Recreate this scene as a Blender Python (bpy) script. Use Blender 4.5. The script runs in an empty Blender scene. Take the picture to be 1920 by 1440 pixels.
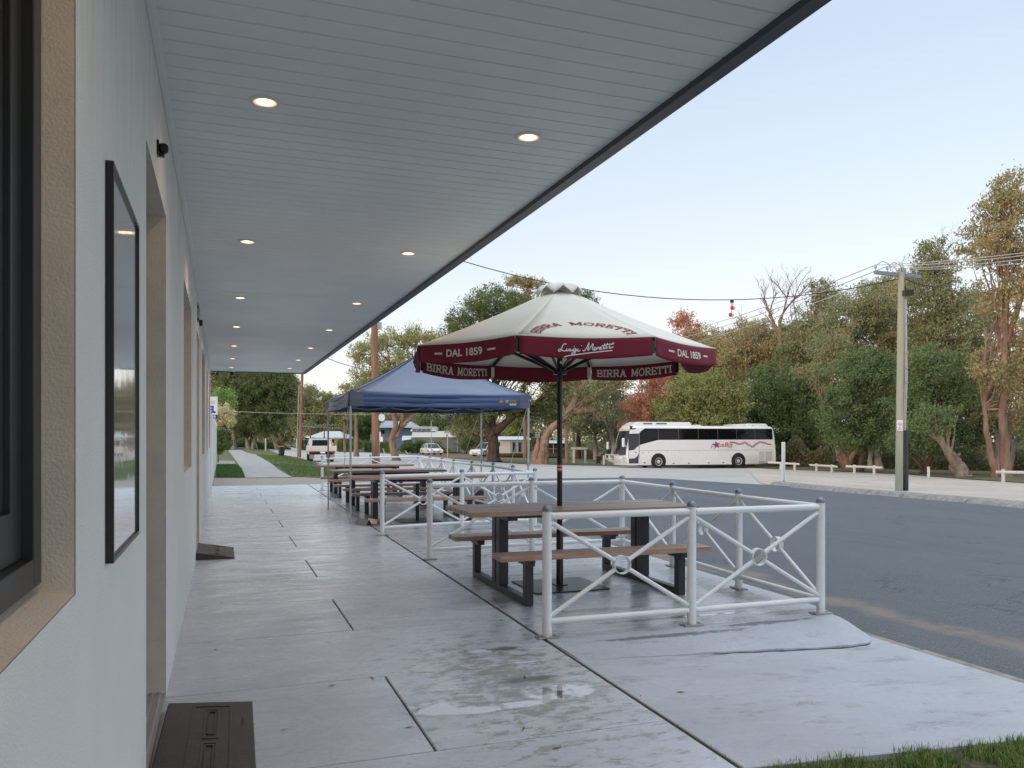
import bpy, bmesh, math, random
import numpy as np
from mathutils import Vector, Matrix, Quaternion
R = math.radians
random.seed(7); rng = np.random.default_rng(11)
S = bpy.context.scene
COL = S.collection

# ---------------- camera, world, sun, exposure ----------------
F = 1520.0; U0 = 417.0; V0 = 822.0; H = 1.42
TH = math.atan((960-U0)/F); CT, ST = math.cos(TH), math.sin(TH)
cam = bpy.data.cameras.new('camera'); camo = bpy.data.objects.new('camera', cam); COL.objects.link(camo)
camo.location = (0, 0, H); camo.rotation_euler = (R(90), 0, -TH)
cam.sensor_width = 36; cam.lens = 36*F/1920; cam.shift_y = (V0-720)/1920
cam.clip_start = .05; cam.clip_end = 3000
S.camera = camo
S.render.resolution_x = 1024; S.render.resolution_y = 768

SUN_AZ = math.atan2(-.45, -.80)      # direction towards the sun, from +X
SUN_EL = R(7)
w = bpy.data.worlds.new('World'); S.world = w; w.use_nodes = True
nt = w.node_tree; nt.nodes.clear()
sky = nt.nodes.new('ShaderNodeTexSky'); sky.sky_type = 'NISHITA'; sky.sun_disc = False
sky.sun_elevation = SUN_EL; sky.sun_rotation = math.pi/2-SUN_AZ
sky.air_density = 1.0; sky.dust_density = .35; sky.ozone_density = 2.2
hs = nt.nodes.new('ShaderNodeHueSaturation'); hs.inputs['Saturation'].default_value = .45
bg = nt.nodes.new('ShaderNodeBackground'); bg.inputs[1].default_value = .15
wo = nt.nodes.new('ShaderNodeOutputWorld')
hz = nt.nodes.new('ShaderNodeMix'); hz.data_type = 'RGBA'; hz.inputs[0].default_value = .70   # thin haze evens the dome out, unseen upper dome brightened to light the ground
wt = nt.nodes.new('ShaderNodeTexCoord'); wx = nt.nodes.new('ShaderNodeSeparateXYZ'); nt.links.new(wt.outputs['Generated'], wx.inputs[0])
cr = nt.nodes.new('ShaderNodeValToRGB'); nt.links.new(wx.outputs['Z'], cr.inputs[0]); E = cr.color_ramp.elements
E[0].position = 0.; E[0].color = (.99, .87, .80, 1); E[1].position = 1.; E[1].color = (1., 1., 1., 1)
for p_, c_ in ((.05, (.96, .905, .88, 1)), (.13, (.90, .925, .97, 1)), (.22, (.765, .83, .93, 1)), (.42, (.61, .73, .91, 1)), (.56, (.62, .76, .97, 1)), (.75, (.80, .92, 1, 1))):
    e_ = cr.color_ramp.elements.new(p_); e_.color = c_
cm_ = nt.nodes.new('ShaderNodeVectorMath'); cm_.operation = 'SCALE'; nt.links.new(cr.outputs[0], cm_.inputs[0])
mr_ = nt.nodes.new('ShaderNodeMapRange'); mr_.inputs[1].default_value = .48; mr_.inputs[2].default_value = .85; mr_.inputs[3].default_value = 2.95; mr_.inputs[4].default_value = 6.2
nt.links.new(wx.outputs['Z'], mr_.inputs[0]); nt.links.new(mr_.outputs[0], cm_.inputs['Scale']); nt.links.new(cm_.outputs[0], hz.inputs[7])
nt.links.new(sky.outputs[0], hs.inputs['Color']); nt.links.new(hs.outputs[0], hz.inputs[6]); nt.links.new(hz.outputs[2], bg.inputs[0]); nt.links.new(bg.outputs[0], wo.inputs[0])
sl = bpy.data.lights.new('sun', 'SUN'); slo = bpy.data.objects.new('sun', sl); COL.objects.link(slo)
sl.energy = .62; sl.angle = R(4); sl.color = (1, .66, .42)
sd = Vector((math.cos(SUN_AZ)*math.cos(SUN_EL), math.sin(SUN_AZ)*math.cos(SUN_EL), math.sin(SUN_EL)))
slo.rotation_euler = sd.to_track_quat('Z', 'Y').to_euler()
S.view_settings.view_transform = 'Standard'; S.view_settings.look = 'None'
S.view_settings.exposure = 1.2; S.view_settings.gamma = 1
S.cycles.max_bounces = 8; S.cycles.transparent_max_bounces = 12

# ---------------- geometry of the place ----------------
def gz(X, Y):
    """height of the ground: footpath side level, road falling away to the right"""
    if X <= 4.75: a = 0.0
    elif X <= 4.80: a = -.13*(X-4.75)/.05
    elif X <= 5.0: a = -.13
    elif X <= 34: a = -.13-.0205*(X-5)
    else: a = -.13-.0205*29-.002*(X-34)
    if Y > 26 and X > 2.7:
        v = -.144*min(1, (X-2.7)/3.0) if X < 5.7 else -.13-.0205*(min(X, 34)-5)
        a = min(a, v) if X > 5 else v
    k = min(1, max(0, (X-3)/2.0))
    return a-.003*min(50, max(0, Y-10))*k

def at(u, v, z=0):
    d = F*(H-z)/(v-V0); l = (u-960)/F*d
    return Vector((l*CT+d*ST, d*CT-l*ST, z))
def atd(u, d, z=0):
    l = (u-960)/F*d
    return Vector((l*CT+d*ST, d*CT-l*ST, z))
def atg(u, v, dz=0):
    z = 0
    for _ in range(60):
        p = at(u, v, min(z+dz, H-.2)); z = .5*z+.5*gz(p.x, p.y)
    p.z = z+dz
    return p
def on_ground(u, d):
    p = atd(u, d); p.z = gz(p.x, p.y); return p
def zv(v, d): return H-(v-V0)/F*d
def depth(p): return p[0]*ST+p[1]*CT

# ---------------- helpers ----------------
def tag(o, label=None, cat=None, group=None, kind=None):
    if label: o['label'] = label
    if cat: o['category'] = cat
    if group: o['group'] = group
    if kind: o['kind'] = kind
    return o
def thing(name, label, cat, loc=(0,0,0), rz=0, group=None):
    o = bpy.data.objects.new(name, None); COL.objects.link(o)
    o.empty_display_size = .1
    o.location = loc; o.rotation_euler = (0, 0, rz)
    return tag(o, label, cat, group)
def copy_tree(o, parent=None):
    c = o.copy(); COL.objects.link(c); c.parent = parent
    for ch in o.children: copy_tree(ch, c)
    return c

class MB:
    def __init__(s): s.v = []; s.f = []
    def add(s, vs, fs):
        n = len(s.v); s.v += [tuple(p) for p in vs]; s.f += [tuple(i+n for i in f) for f in fs]; return s
    def box(s, x0, x1, y0, y1, z0, z1, M=None):
        vs = [Vector((x, y, z)) for z in (z0, z1) for y in (y0, y1) for x in (x0, x1)]
        if M is not None: vs = [M@p for p in vs]
        return s.add(vs, [(0,2,3,1), (4,5,7,6), (0,1,5,4), (2,6,7,3), (0,4,6,2), (1,3,7,5)])
    def beam(s, a, b, wx, wz, up=(0,0,1)):
        a, b = Vector(a), Vector(b); d = b-a; L = d.length; d.normalize()
        up = Vector(up)
        if abs(d.dot(up)) > .98: up = Vector((1,0,0))
        x = d.cross(up).normalized(); z = x.cross(d)
        M = Matrix.Translation(a)@Matrix((x, d, z)).transposed().to_4x4()
        return s.box(-wx/2, wx/2, 0, L, -wz/2, wz/2, M)
    def path(s, pts, rs, n=10, cap=True):
        pts = [Vector(p) for p in pts]
        if not hasattr(rs, '__len__'): rs = [rs]*len(pts)
        N = len(pts); base = len(s.v); ref = None
        for i, p in enumerate(pts):
            d = (pts[min(i+1, N-1)]-pts[max(i-1, 0)])
            if d.length < 1e-9: d = Vector((0,0,1))
            d.normalize()
            if ref is None:
                ref = Vector((1,0,0)) if abs(d.x) < .9 else Vector((0,1,0))
            x = (ref-d*ref.dot(d))
            if x.length < 1e-4: x = d.orthogonal()
            x.normalize(); ref = x; y = d.cross(x)
            for k in range(n):
                a = 2*math.pi*k/n
                s.v.append(tuple(p+(x*math.cos(a)+y*math.sin(a))*rs[i]))
        for i in range(N-1):
            for k in range(n):
                a = base+i*n+k; b = base+i*n+(k+1)%n
                s.f.append((a, b, b+n, a+n))
        if cap:
            s.f.append(tuple(base+k for k in range(n))[::-1]); s.f.append(tuple(base+(N-1)*n+k for k in range(n)))
        return s
    def tube(s, a, b, r, r2=None, n=12): return s.path([a, b], [r, r if r2 is None else r2], n)
    def lathe(s, prof, c=(0,0,0), n=20, M=None, cap=True):
        """prof: list of (r, z)"""
        base = len(s.v)
        for r, z in prof:
            for k in range(n):
                a = 2*math.pi*k/n; p = Vector((c[0]+r*math.cos(a), c[1]+r*math.sin(a), c[2]+z))
                s.v.append(tuple(M@p if M is not None else p))
        for i in range(len(prof)-1):
            for k in range(n):
                a = base+i*n+k; b = base+i*n+(k+1)%n
                s.f.append((a, b, b+n, a+n))
        if cap and prof[0][0] > 1e-6: s.f.append(tuple(base+k for k in range(n))[::-1])
        if cap and prof[-1][0] > 1e-6: s.f.append(tuple(base+(len(prof)-1)*n+k for k in range(n)))
        return s
    def prism(s, poly, fn, t0, t1):
        """poly 2-D points; fn(a, b, t) -> 3-D"""
        n = len(poly)
        vs = [fn(a, b, t0) for a, b in poly]+[fn(a, b, t1) for a, b in poly]
        fs = [tuple(range(n))[::-1], tuple(range(n, 2*n))]
        fs += [(i, (i+1) % n, n+(i+1) % n, n+i) for i in range(n)]
        return s.add(vs, fs)
    def build(s, name, m, parent=None, bevel=0, smooth=False, seg=2, recalc=True):
        me = bpy.data.meshes.new(name); me.from_pydata(s.v, [], s.f)
        if recalc:
            bm = bmesh.new(); bm.from_mesh(me); bmesh.ops.recalc_face_normals(bm, faces=bm.faces); bm.to_mesh(me); bm.free()
        me.materials.append(m)
        o = bpy.data.objects.new(name, me); COL.objects.link(o)
        if parent: o.parent = parent
        if smooth:
            me.polygons.foreach_set('use_smooth', [True]*len(me.polygons))
            e = o.modifiers.new('split', 'EDGE_SPLIT'); e.split_angle = R(40)
        if bevel:
            b = o.modifiers.new('bevel', 'BEVEL'); b.width = bevel; b.segments = seg; b.limit_method = 'ANGLE'; b.angle_limit = R(40)
        return o

def lin(c):
    return tuple((x/12.92 if x <= .04045 else ((x+.055)/1.055)**2.4) for x in c)
MATS = {}
def mat(name, col, rough=.6, metal=0., col2=None, nscale=4., contrast=(.35, .65), bump=0., bscale=60., coat=0., rough2=None,
        spec=.5, stretch=(1,1,1), detail=6, trans=0., emit=0., bdist=.01):
    m = bpy.data.materials.new(name); m.use_nodes = True; MATS[name] = m
    t = m.node_tree; b = t.nodes['Principled BSDF']
    b.inputs['Roughness'].default_value = rough; b.inputs['Metallic'].default_value = metal
    b.inputs['Specular IOR Level'].default_value = spec; b.inputs['Coat Weight'].default_value = coat
    b.inputs['Coat Roughness'].default_value = .08
    b.inputs['Base Color'].default_value = (*col, 1)
    if emit: b.inputs['Emission Color'].default_value = (*col, 1); b.inputs['Emission Strength'].default_value = emit
    if col2 is None and bump == 0 and rough2 is None: return m
    tc = t.nodes.new('ShaderNodeTexCoord'); mp = t.nodes.new('ShaderNodeMapping'); mp.inputs['Scale'].default_value = stretch
    t.links.new(tc.outputs['Object'], mp.inputs[0])
    if col2 is not None or rough2 is not None:
        n = t.nodes.new('ShaderNodeTexNoise'); n.inputs['Scale'].default_value = nscale; n.inputs['Detail'].default_value = detail
        n.inputs['Roughness'].default_value = .62
        t.links.new(mp.outputs[0], n.inputs['Vector'])
        mr = t.nodes.new('ShaderNodeMapRange'); mr.inputs[1].default_value = contrast[0]; mr.inputs[2].default_value = contrast[1]
        t.links.new(n.outputs['Fac'], mr.inputs[0])
        if col2 is not None:
            mx = t.nodes.new('ShaderNodeMix'); mx.data_type = 'RGBA'
            mx.inputs[6].default_value = (*col, 1); mx.inputs[7].default_value = (*col2, 1)
            t.links.new(mr.outputs[0], mx.inputs[0]); t.links.new(mx.outputs[2], b.inputs['Base Color'])
        if rough2 is not None:
            mr2 = t.nodes.new('ShaderNodeMapRange'); mr2.inputs[3].default_value = rough; mr2.inputs[4].default_value = rough2
            t.links.new(mr.outputs[0], mr2.inputs[0]); t.links.new(mr2.outputs[0], b.inputs['Roughness'])
    if bump:
        n2 = t.nodes.new('ShaderNodeTexNoise'); n2.inputs['Scale'].default_value = bscale; n2.inputs['Detail'].default_value = 3
        t.links.new(mp.outputs[0], n2.inputs['Vector'])
        bp = t.nodes.new('ShaderNodeBump'); bp.inputs['Strength'].default_value = bump; bp.inputs['Distance'].default_value = bdist
        t.links.new(n2.outputs['Fac'], bp.inputs['Height']); t.links.new(bp.outputs[0], b.inputs['Normal'])
    return m

def text_data(body, bold=.0, shear=0., space=1.):
    c = bpy.data.curves.new('lettering', 'FONT'); c.body = body; c.offset = bold; c.shear = shear; c.space_character = space
    c.resolution_u = 3; c.fill_mode = 'FRONT'
    o = bpy.data.objects.new('lettering', c)
    me = bpy.data.meshes.new_from_object(o)
    v = np.array([p.co[:2] for p in me.vertices]); f = [tuple(p.vertices) for p in me.polygons]
    bpy.data.objects.remove(o); bpy.data.meshes.remove(me); bpy.data.curves.remove(c)
    lo = v.min(0); hi = v.max(0)
    v = (v-lo)/(hi-lo)
    return v, f, (hi-lo)[0]/(hi-lo)[1]
def lettering(body, fn, m, parent, bold=.0, shear=0., name='lettering', space=1.):
    """fn(a, b) maps the unit box of the text to 3-D"""
    v, f, asp = text_data(body, bold, shear, space)
    mb = MB(); mb.add([fn(a, b) for a, b in v], f)
    return mb.build(name, m, parent, recalc=False)
def stroke_mb(mb, pts, wd, fn):
    """ribbon of width wd along 2-D points, mapped by fn"""
    pts = [Vector(p) for p in pts]; n = len(pts); vs = []
    for i, p in enumerate(pts):
        d = pts[min(i+1, n-1)]-pts[max(i-1, 0)]; d = d.normalized() if d.length else Vector((1, 0))
        nn = Vector((-d.y, d.x))*wd/2
        vs += [fn(*(p+nn)), fn(*(p-nn))]
    mb.add(vs, [(2*i, 2*i+1, 2*i+3, 2*i+2) for i in range(n-1)])

def sheet(name, poly, dz, m, kind='structure', grid=None, label=None):
    """flat sheet following the ground; poly = XY corners"""
    bm = bmesh.new()
    vs = [bm.verts.new((x, y, 0)) for x, y in poly]; bm.faces.new(vs)
    for X in (2.7, 3.2, 3.7, 4.2, 4.75, 4.80, 5.0, 5.7, 34.0):
        bmesh.ops.bisect_plane(bm, geom=bm.verts[:]+bm.edges[:]+bm.faces[:], plane_co=(X, 0, 0), plane_no=(1, 0, 0), dist=1e-5)
    for Y in (10.0, 25.99, 26.01, 35.0, 45.0, 60.0):
        bmesh.ops.bisect_plane(bm, geom=bm.verts[:]+bm.edges[:]+bm.faces[:], plane_co=(0, Y, 0), plane_no=(0, 1, 0), dist=1e-5)
    bmesh.ops.triangulate(bm, faces=bm.faces[:])
    for v in bm.verts: v.co.z = gz(v.co.x, v.co.y)+dz
    bmesh.ops.recalc_face_normals(bm, faces=bm.faces)
    if sum(f.normal.z for f in bm.faces) < 0: bmesh.ops.reverse_faces(bm, faces=bm.faces)
    me = bpy.data.meshes.new(name); bm.to_mesh(me); bm.free(); me.materials.append(m)
    o = bpy.data.objects.new(name, me); COL.objects.link(o)
    return tag(o, label, None, None, kind)
def PX(pts, dz=0): return [tuple(atg(u, v, dz)[:2]) for u, v in pts]
# ---------------- materials of the setting ----------------
class NG:
    def __init__(s, m): s.t = m.node_tree; s.L = s.t.links.new
    def n(s, ty, **k):
        x = s.t.nodes.new(ty)
        for a, b in k.items(): setattr(x, a, b)
        return x
    def put(s, sock, val):
        if isinstance(val, bpy.types.NodeSocket): s.L(val, sock)
        elif val is not None: sock.default_value = val
    def math(s, op, a, b=None, c=None, clamp=False):
        x = s.n('ShaderNodeMath', operation=op, use_clamp=clamp)
        for i, q in enumerate((a, b, c)): s.put(x.inputs[i], q)
        return x.outputs[0]
    def noise(s, vec, scale, detail=5, rough=.6):
        x = s.n('ShaderNodeTexNoise'); s.put(x.inputs['Vector'], vec); x.inputs['Scale'].default_value = scale
        x.inputs['Detail'].default_value = detail; x.inputs['Roughness'].default_value = rough; return x.outputs['Fac']
    def rng(s, x, a, b, c=0., d=1.):
        q = s.n('ShaderNodeMapRange', interpolation_type='SMOOTHSTEP'); s.put(q.inputs[0], x)
        for i, v in enumerate((a, b, c, d)): s.put(q.inputs[i+1], v)
        return q.outputs[0]
    def mix(s, f, a, b):
        x = s.n('ShaderNodeMix', data_type='RGBA'); s.put(x.inputs[0], f)
        s.put(x.inputs[6], (*a, 1) if isinstance(a, tuple) else a); s.put(x.inputs[7], (*b, 1) if isinstance(b, tuple) else b)
        return x.outputs[2]
    def scale(s, vec, sc, loc=(0,0,0), rot=(0,0,0)):
        x = s.n('ShaderNodeMapping'); s.L(vec, x.inputs[0]); x.inputs['Scale'].default_value = sc
        x.inputs['Location'].default_value = loc; x.inputs['Rotation'].default_value = rot; return x.outputs[0]

def blob(g, P, cx, cy, rx, ry):
    """soft 0..1 field, 1 at the middle of an ellipse on the ground"""
    sx = g.n('ShaderNodeSeparateXYZ'); g.L(P, sx.inputs[0])
    a = g.math('MULTIPLY', g.math('SUBTRACT', sx.outputs[0], cx), 1/rx)
    b = g.math('MULTIPLY', g.math('SUBTRACT', sx.outputs[1], cy), 1/ry)
    d = g.math('SQRT', g.math('ADD', g.math('MULTIPLY', a, a), g.math('MULTIPLY', b, b)))
    return g.math('SUBTRACT', 1.0, d)

def slab_material(name, base, base2, algae, streaks, puddles, rough=(.20, .5)):
    m = mat(name, base); g = NG(m); b = g.t.nodes['Principled BSDF']
    tc = g.n('ShaderNodeTexCoord'); P = tc.outputs['Object']
    c = g.mix(g.rng(g.noise(P, 1.3), .3, .7), base, base2)
    c = g.mix(g.rng(g.noise(P, 26, 8, .75), .35, .75, 0, .55), c, tuple(x*.72 for x in base))
    gv = g.n('ShaderNodeTexVoronoi'); gv.inputs['Scale'].default_value = 2.6; g.L(P, gv.inputs['Vector']); c = g.mix(g.math('MULTIPLY', g.rng(gv.outputs['Distance'], .034, .022, 0, .55), g.rng(g.noise(P, 1.1, 2), .45, .55)), c, (.10, .10, .10))
    # grit
    c = g.mix(g.rng(g.noise(P, 190, 2), .66, .75, 0, .5), c, (.07, .065, .06))
    streak = g.rng(g.noise(g.scale(P, (1.6, 4.0, 1), rot=(0, 0, .30)), 1.4, 10, .78), *streaks)
    grn = g.rng(g.noise(P, 90, 3, .8), .36, .58, .25, 1)
    c = g.mix(g.math('MULTIPLY', g.math('MULTIPLY', streak, grn), .8 if name == 'dining_concrete' else .6), c, (.15, .145, .145))
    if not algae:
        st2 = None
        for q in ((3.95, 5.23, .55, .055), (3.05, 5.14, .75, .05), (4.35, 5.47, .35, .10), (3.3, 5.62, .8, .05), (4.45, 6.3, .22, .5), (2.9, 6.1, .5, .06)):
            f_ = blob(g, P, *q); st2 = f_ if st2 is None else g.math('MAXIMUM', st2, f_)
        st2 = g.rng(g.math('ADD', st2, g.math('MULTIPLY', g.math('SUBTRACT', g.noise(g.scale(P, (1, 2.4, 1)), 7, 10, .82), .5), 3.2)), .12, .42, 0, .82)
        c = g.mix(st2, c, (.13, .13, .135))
    if algae:
        area = g.math('MAXIMUM', blob(g, P, 1.6, 4.5, 1.1, 2.4), g.math('MULTIPLY', blob(g, P, 1.2, 3.0, 1.0, .8), .8))
        al = g.rng(g.math('ADD', g.noise(g.scale(P, (1, 1.8, 1)), 7, 9, .78), g.math('MULTIPLY', area, .20)), .605, .70, 0, .65)
        c = g.mix(g.math('MULTIPLY', al, g.rng(area, -.1, .2)), c, (.10, .115, .06))
        dk = g.rng(g.math('ADD', g.math('MAXIMUM', blob(g, P, 1.70, 4.47, .26, .07), blob(g, P, 1.80, 5.17, .14, .05)), g.math('MULTIPLY', g.math('SUBTRACT', g.noise(g.scale(P, (1, 2, 1)), 14, 8, .8), .5), 1.6)), .1, .5, 0, .85); c = g.mix(dk, c, (.05, .055, .04))
        br = g.rng(g.noise(g.scale(P, (1, 2.2, 1), (3, 1, 0)), 5, 9, .78), .60, .70, 0, .5)
        c = g.mix(g.math('MULTIPLY', br, g.rng(area, -.3, .2)), c, (.13, .105, .075))
    r = g.rng(g.noise(g.scale(P, (.8, 2.5, 1)), 2.0, 8, .68), .35, .68, rough[0], rough[1])
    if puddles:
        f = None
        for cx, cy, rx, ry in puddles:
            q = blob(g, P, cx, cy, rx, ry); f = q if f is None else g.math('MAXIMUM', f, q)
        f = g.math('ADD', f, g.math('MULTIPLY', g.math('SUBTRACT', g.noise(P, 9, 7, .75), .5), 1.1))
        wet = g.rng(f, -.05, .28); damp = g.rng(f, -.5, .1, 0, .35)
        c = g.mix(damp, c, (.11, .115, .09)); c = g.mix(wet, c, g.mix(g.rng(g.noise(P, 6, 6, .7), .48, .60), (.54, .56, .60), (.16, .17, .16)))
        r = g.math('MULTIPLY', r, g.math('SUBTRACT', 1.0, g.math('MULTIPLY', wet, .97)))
        r = g.math('MAXIMUM', r, .012)
    g.L(c, b.inputs['Base Color']); g.L(r, b.inputs['Roughness'])
    bp = g.n('ShaderNodeBump'); bp.inputs['Strength'].default_value = .25; bp.inputs['Distance'].default_value = .004
    hgt = g.noise(P, 70, 5, .7)
    if puddles: hgt = g.math('MULTIPLY', hgt, g.math('SUBTRACT', 1.0, wet))
    g.L(hgt, bp.inputs['Height']); g.L(bp.outputs[0], b.inputs['Normal'])
    b.inputs['Specular IOR Level'].default_value = .6
    if name != 'crossing_concrete':
        b.inputs['Coat Weight'].default_value = .55; g.L(g.rng(g.noise(g.scale(P, (.7, 2.2, 1), (5, 2, 0)), 1.6, 8, .7), .35, .65, .16, .42), b.inputs['Coat Roughness'])
        if puddles: g.L(g.math('SUBTRACT', .55, g.math('MULTIPLY', wet, .55)), b.inputs['Coat Weight'])
    return m

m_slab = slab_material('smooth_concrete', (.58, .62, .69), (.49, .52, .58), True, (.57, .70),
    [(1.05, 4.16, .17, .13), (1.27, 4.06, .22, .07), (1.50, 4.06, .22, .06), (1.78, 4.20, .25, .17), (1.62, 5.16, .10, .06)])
m_slab2 = slab_material('dining_concrete', (.47, .49, .545), (.40, .415, .46), False, (.51, .63),
    [(3.7, 5.62, .35, .03), (2.9, 9.4, .25, .06)], rough=(.17, .45))
m_slab3 = slab_material('crossing_concrete', (.50, .525, .595), (.43, .45, .50), False, (.52, .66), None, rough=(.45, .75))
m_path = mat('path_concrete', (.40, .39, .37), .8, col2=(.30, .29, .275), nscale=2, bump=.2, bscale=40)
m_beige = mat('driveway_concrete', (.34, .30, .26), .8, col2=(.27, .24, .21), nscale=3, bump=.2)
m_soil = mat('soil', (.035, .025, .018), 1, col2=(.06, .045, .03), nscale=20)
m_kerb = mat('kerb_concrete', (.38, .35, .32), .85, col2=(.22, .2, .18), nscale=6, bump=.4, bscale=90)

def asphalt(name, c1, c2, dirt, dirt_amt):
    m = mat(name, c1, .8); g = NG(m); b = g.t.nodes['Principled BSDF']; P = g.n('ShaderNodeTexCoord').outputs['Object']
    c = g.mix(g.rng(g.noise(P, .35, 6), .3, .7), c1, c2)
    c = g.mix(g.rng(g.noise(P, 95, 2), .55, .68, 0, .6), c, (.34, .33, .32))
    c = g.mix(g.rng(g.noise(P, 48, 3), .56, .68, 0, .6), c, (.03, .03, .03))
    d = g.rng(g.noise(g.scale(P, (1, .35, 1)), .9, 8, .65), *dirt_amt)
    c = g.mix(d, c, dirt)
    if name == 'asphalt':
        # dust washed along the channel beside the dining slab
        sx = g.n('ShaderNodeSeparateXYZ'); g.L(P, sx.inputs[0])
        dx = g.math('ABSOLUTE', g.math('SUBTRACT', sx.outputs[0], g.math('ADD', 4.98, g.math('MULTIPLY', g.noise(P, .7, 3), 1.2))))
        band = g.rng(g.math('SUBTRACT', .86, g.math('ADD', dx, g.math('MULTIPLY', g.noise(P, 2.2, 9, .78), 1.15))), -.08, .34, 0, .8)
        band = g.math('MULTIPLY', band, g.rng(sx.outputs[1], 16, 10))
        c = g.mix(band, c, (.25, .195, .16))
    vo = g.n('ShaderNodeTexVoronoi', feature='DISTANCE_TO_EDGE'); vo.inputs['Scale'].default_value = .42; g.L(g.scale(P, (1, .6, 1)), vo.inputs['Vector'])
    wob = g.n('ShaderNodeVectorMath', operation='ADD'); nz_ = g.n('ShaderNodeTexNoise'); nz_.inputs['Scale'].default_value = 2.5; g.L(P, nz_.inputs['Vector']); g.L(P, wob.inputs[0]); g.L(nz_.outputs['Color'], wob.inputs[1]); g.L(wob.outputs[0], vo.inputs['Vector'])
    ck = g.math('MULTIPLY', g.rng(vo.outputs['Distance'], .012, .003, 0, .55), g.rng(g.noise(P, .25, 2), .5, .58))
    c = g.mix(ck, c, tuple(x*.35 for x in c1))
    c = g.mix(g.rng(g.noise(g.scale(P, (1, .18, 1), (2, 9, 0)), .8, 5), .56, .66, 0, .35), c, tuple(x*.78 for x in c1))
    c = g.mix(g.rng(g.noise(g.scale(P, (1, 1, 1), (8, 1, 0)), 1.7, 7, .75), .66, .76, 0, .55), c, tuple(x*.5 for x in c1))
    g.L(c, b.inputs['Base Color'])
    bp = g.n('ShaderNodeBump'); bp.inputs['Strength'].default_value = .5; bp.inputs['Distance'].default_value = .006
    g.L(g.noise(P, 130, 3), bp.inputs['Height']); g.L(bp.outputs[0], b.inputs['Normal'])
    return m
m_asph = asphalt('asphalt', (.088, .10, .117), (.105, .117, .132), (.13, .12, .11), (.62, .8, 0, .5))
m_old = asphalt('worn_seal', (.52, .495, .465), (.46, .44, .415), (.48, .41, .35), (.5, .75, 0, .5))
m_gravel = asphalt('pale_gravel', (.62, .535, .455), (.52, .45, .39), (.38, .27, .20), (.50, .72, 0, .65))
m_grassbase = mat('turf_soil', (.075, .10, .03), 1, col2=(.15, .14, .065), nscale=1.2, bump=.5, bscale=30)
m_dry = mat('dry_ground', (.17, .13, .085), 1, col2=(.09, .10, .04), nscale=.7, bump=.4)
m_grass = mat('grass_blades', (.085, .16, .03), .6, col2=(.16, .20, .06), nscale=1.5)

# ---------------- ground and sheets ----------------
def JX(Y): return 2.055+.0165*Y      # the long joint between footpath and dining slab
sheet('ground', [(-60, -60), (900, -60), (900, 900), (-400, 900), (-400, 26), (-60, 26)], -.16, m_dry)
tile = MB()
def tile_rect(mb, x0, x1, y0, y1, g=.004, zf=lambda x, y: 0., nx=1):
    """slab top with eased edges; x0/x1 may be functions of Y"""
    fx0 = x0 if callable(x0) else (lambda y: x0); fx1 = x1 if callable(x1) else (lambda y: x1)
    def ring(i, dz):
        ya, yb = y0+i, y1-i; P = []
        xs = [(k/nx) for k in range(nx+1)]
        for t in xs: P.append((fx0(ya)+i+(fx1(ya)-fx0(ya)-2*i)*t, ya))
        for t in xs[::-1]: P.append((fx0(yb)+i+(fx1(yb)-fx0(yb)-2*i)*t, yb))
        return [(x, y, zf(x, y)+dz) for x, y in P]
    a = ring(g, -.05); b = ring(g, -.004); c = ring(g+.006, 0); n = len(a)
    fs = []
    for q in (0, n): fs += [(q+i, q+(i+1) % n, q+n+(i+1) % n, q+n+i) for i in range(n)]
    for k in range(nx): fs.append((2*n+k, 2*n+k+1, 2*n+2*(nx+1)-2-k, 2*n+2*(nx+1)-1-k))
    mb.add(a+b+c, fs)
WX = -.293
ys = [3.59-1.228*k for k in range(6, 0, -1)]+[3.59+1.228*k for k in range(19)]
for i in range(len(ys)-1):
    if i % 2 == 0: 
        tile_rect(tile, WX-.3, .9145, ys[i], ys[i+1], .0045); tile_rect(tile, .9155, lambda y: JX(y)-.005, ys[i], ys[i+1], .0045)
    else: tile_rect(tile, WX-.3, lambda y: JX(y)-.005, ys[i], ys[i+1], .0045)
YE = ys[-1]
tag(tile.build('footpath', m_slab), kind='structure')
m_joint = mat('joint_filler', (.03, .028, .024), .9, col2=(.06, .055, .04), nscale=30)
tag(MB().add([(WX, -4, -.011), (2.02, -4, -.011), (2.46, 25.6, -.011), (WX, 25.6, -.011)], [(0, 1, 2, 3)]).build('joint_filler', m_joint), kind='structure')
tag(MB().add([(JX(5.3)+.03, 5.35, -.011), (4.7, 5.35, -.011), (5.2, 25.6, -.011), (2.52, 25.6, -.011)], [(0, 1, 2, 3)]).build('joint_filler', m_joint), kind='structure')
b2 = MB(); yy = [5.32, 5.52, 6.0, 7.9, 10.4, 13.0, 15.6, 18.2, 20.8, 23.4, YE]
def XR(y): return float(np.interp(y, (5.3, 5.5, 6.0, 12, 18, 23, 26), (4.665, 4.73, 4.80, 4.97, 5.32, 5.80, 6.15)))
def sidef(x, y): return 0
for i in range(len(yy)-1): tile_rect(b2, lambda y: JX(y)+.014, XR, yy[i], yy[i+1], .003 if i > 1 else .0003)
# outer face towards the road
pr = []
for y in np.linspace(5.32, YE, 30): pr += [(XR(y), y, 0), (XR(y)+.1, y, -.16)]
b2.add(pr, [(2*i, 2*i+1, 2*i+3, 2*i+2) for i in range(29)])
tag(b2.build('dining_slab', m_slab2), kind='structure')
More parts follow.
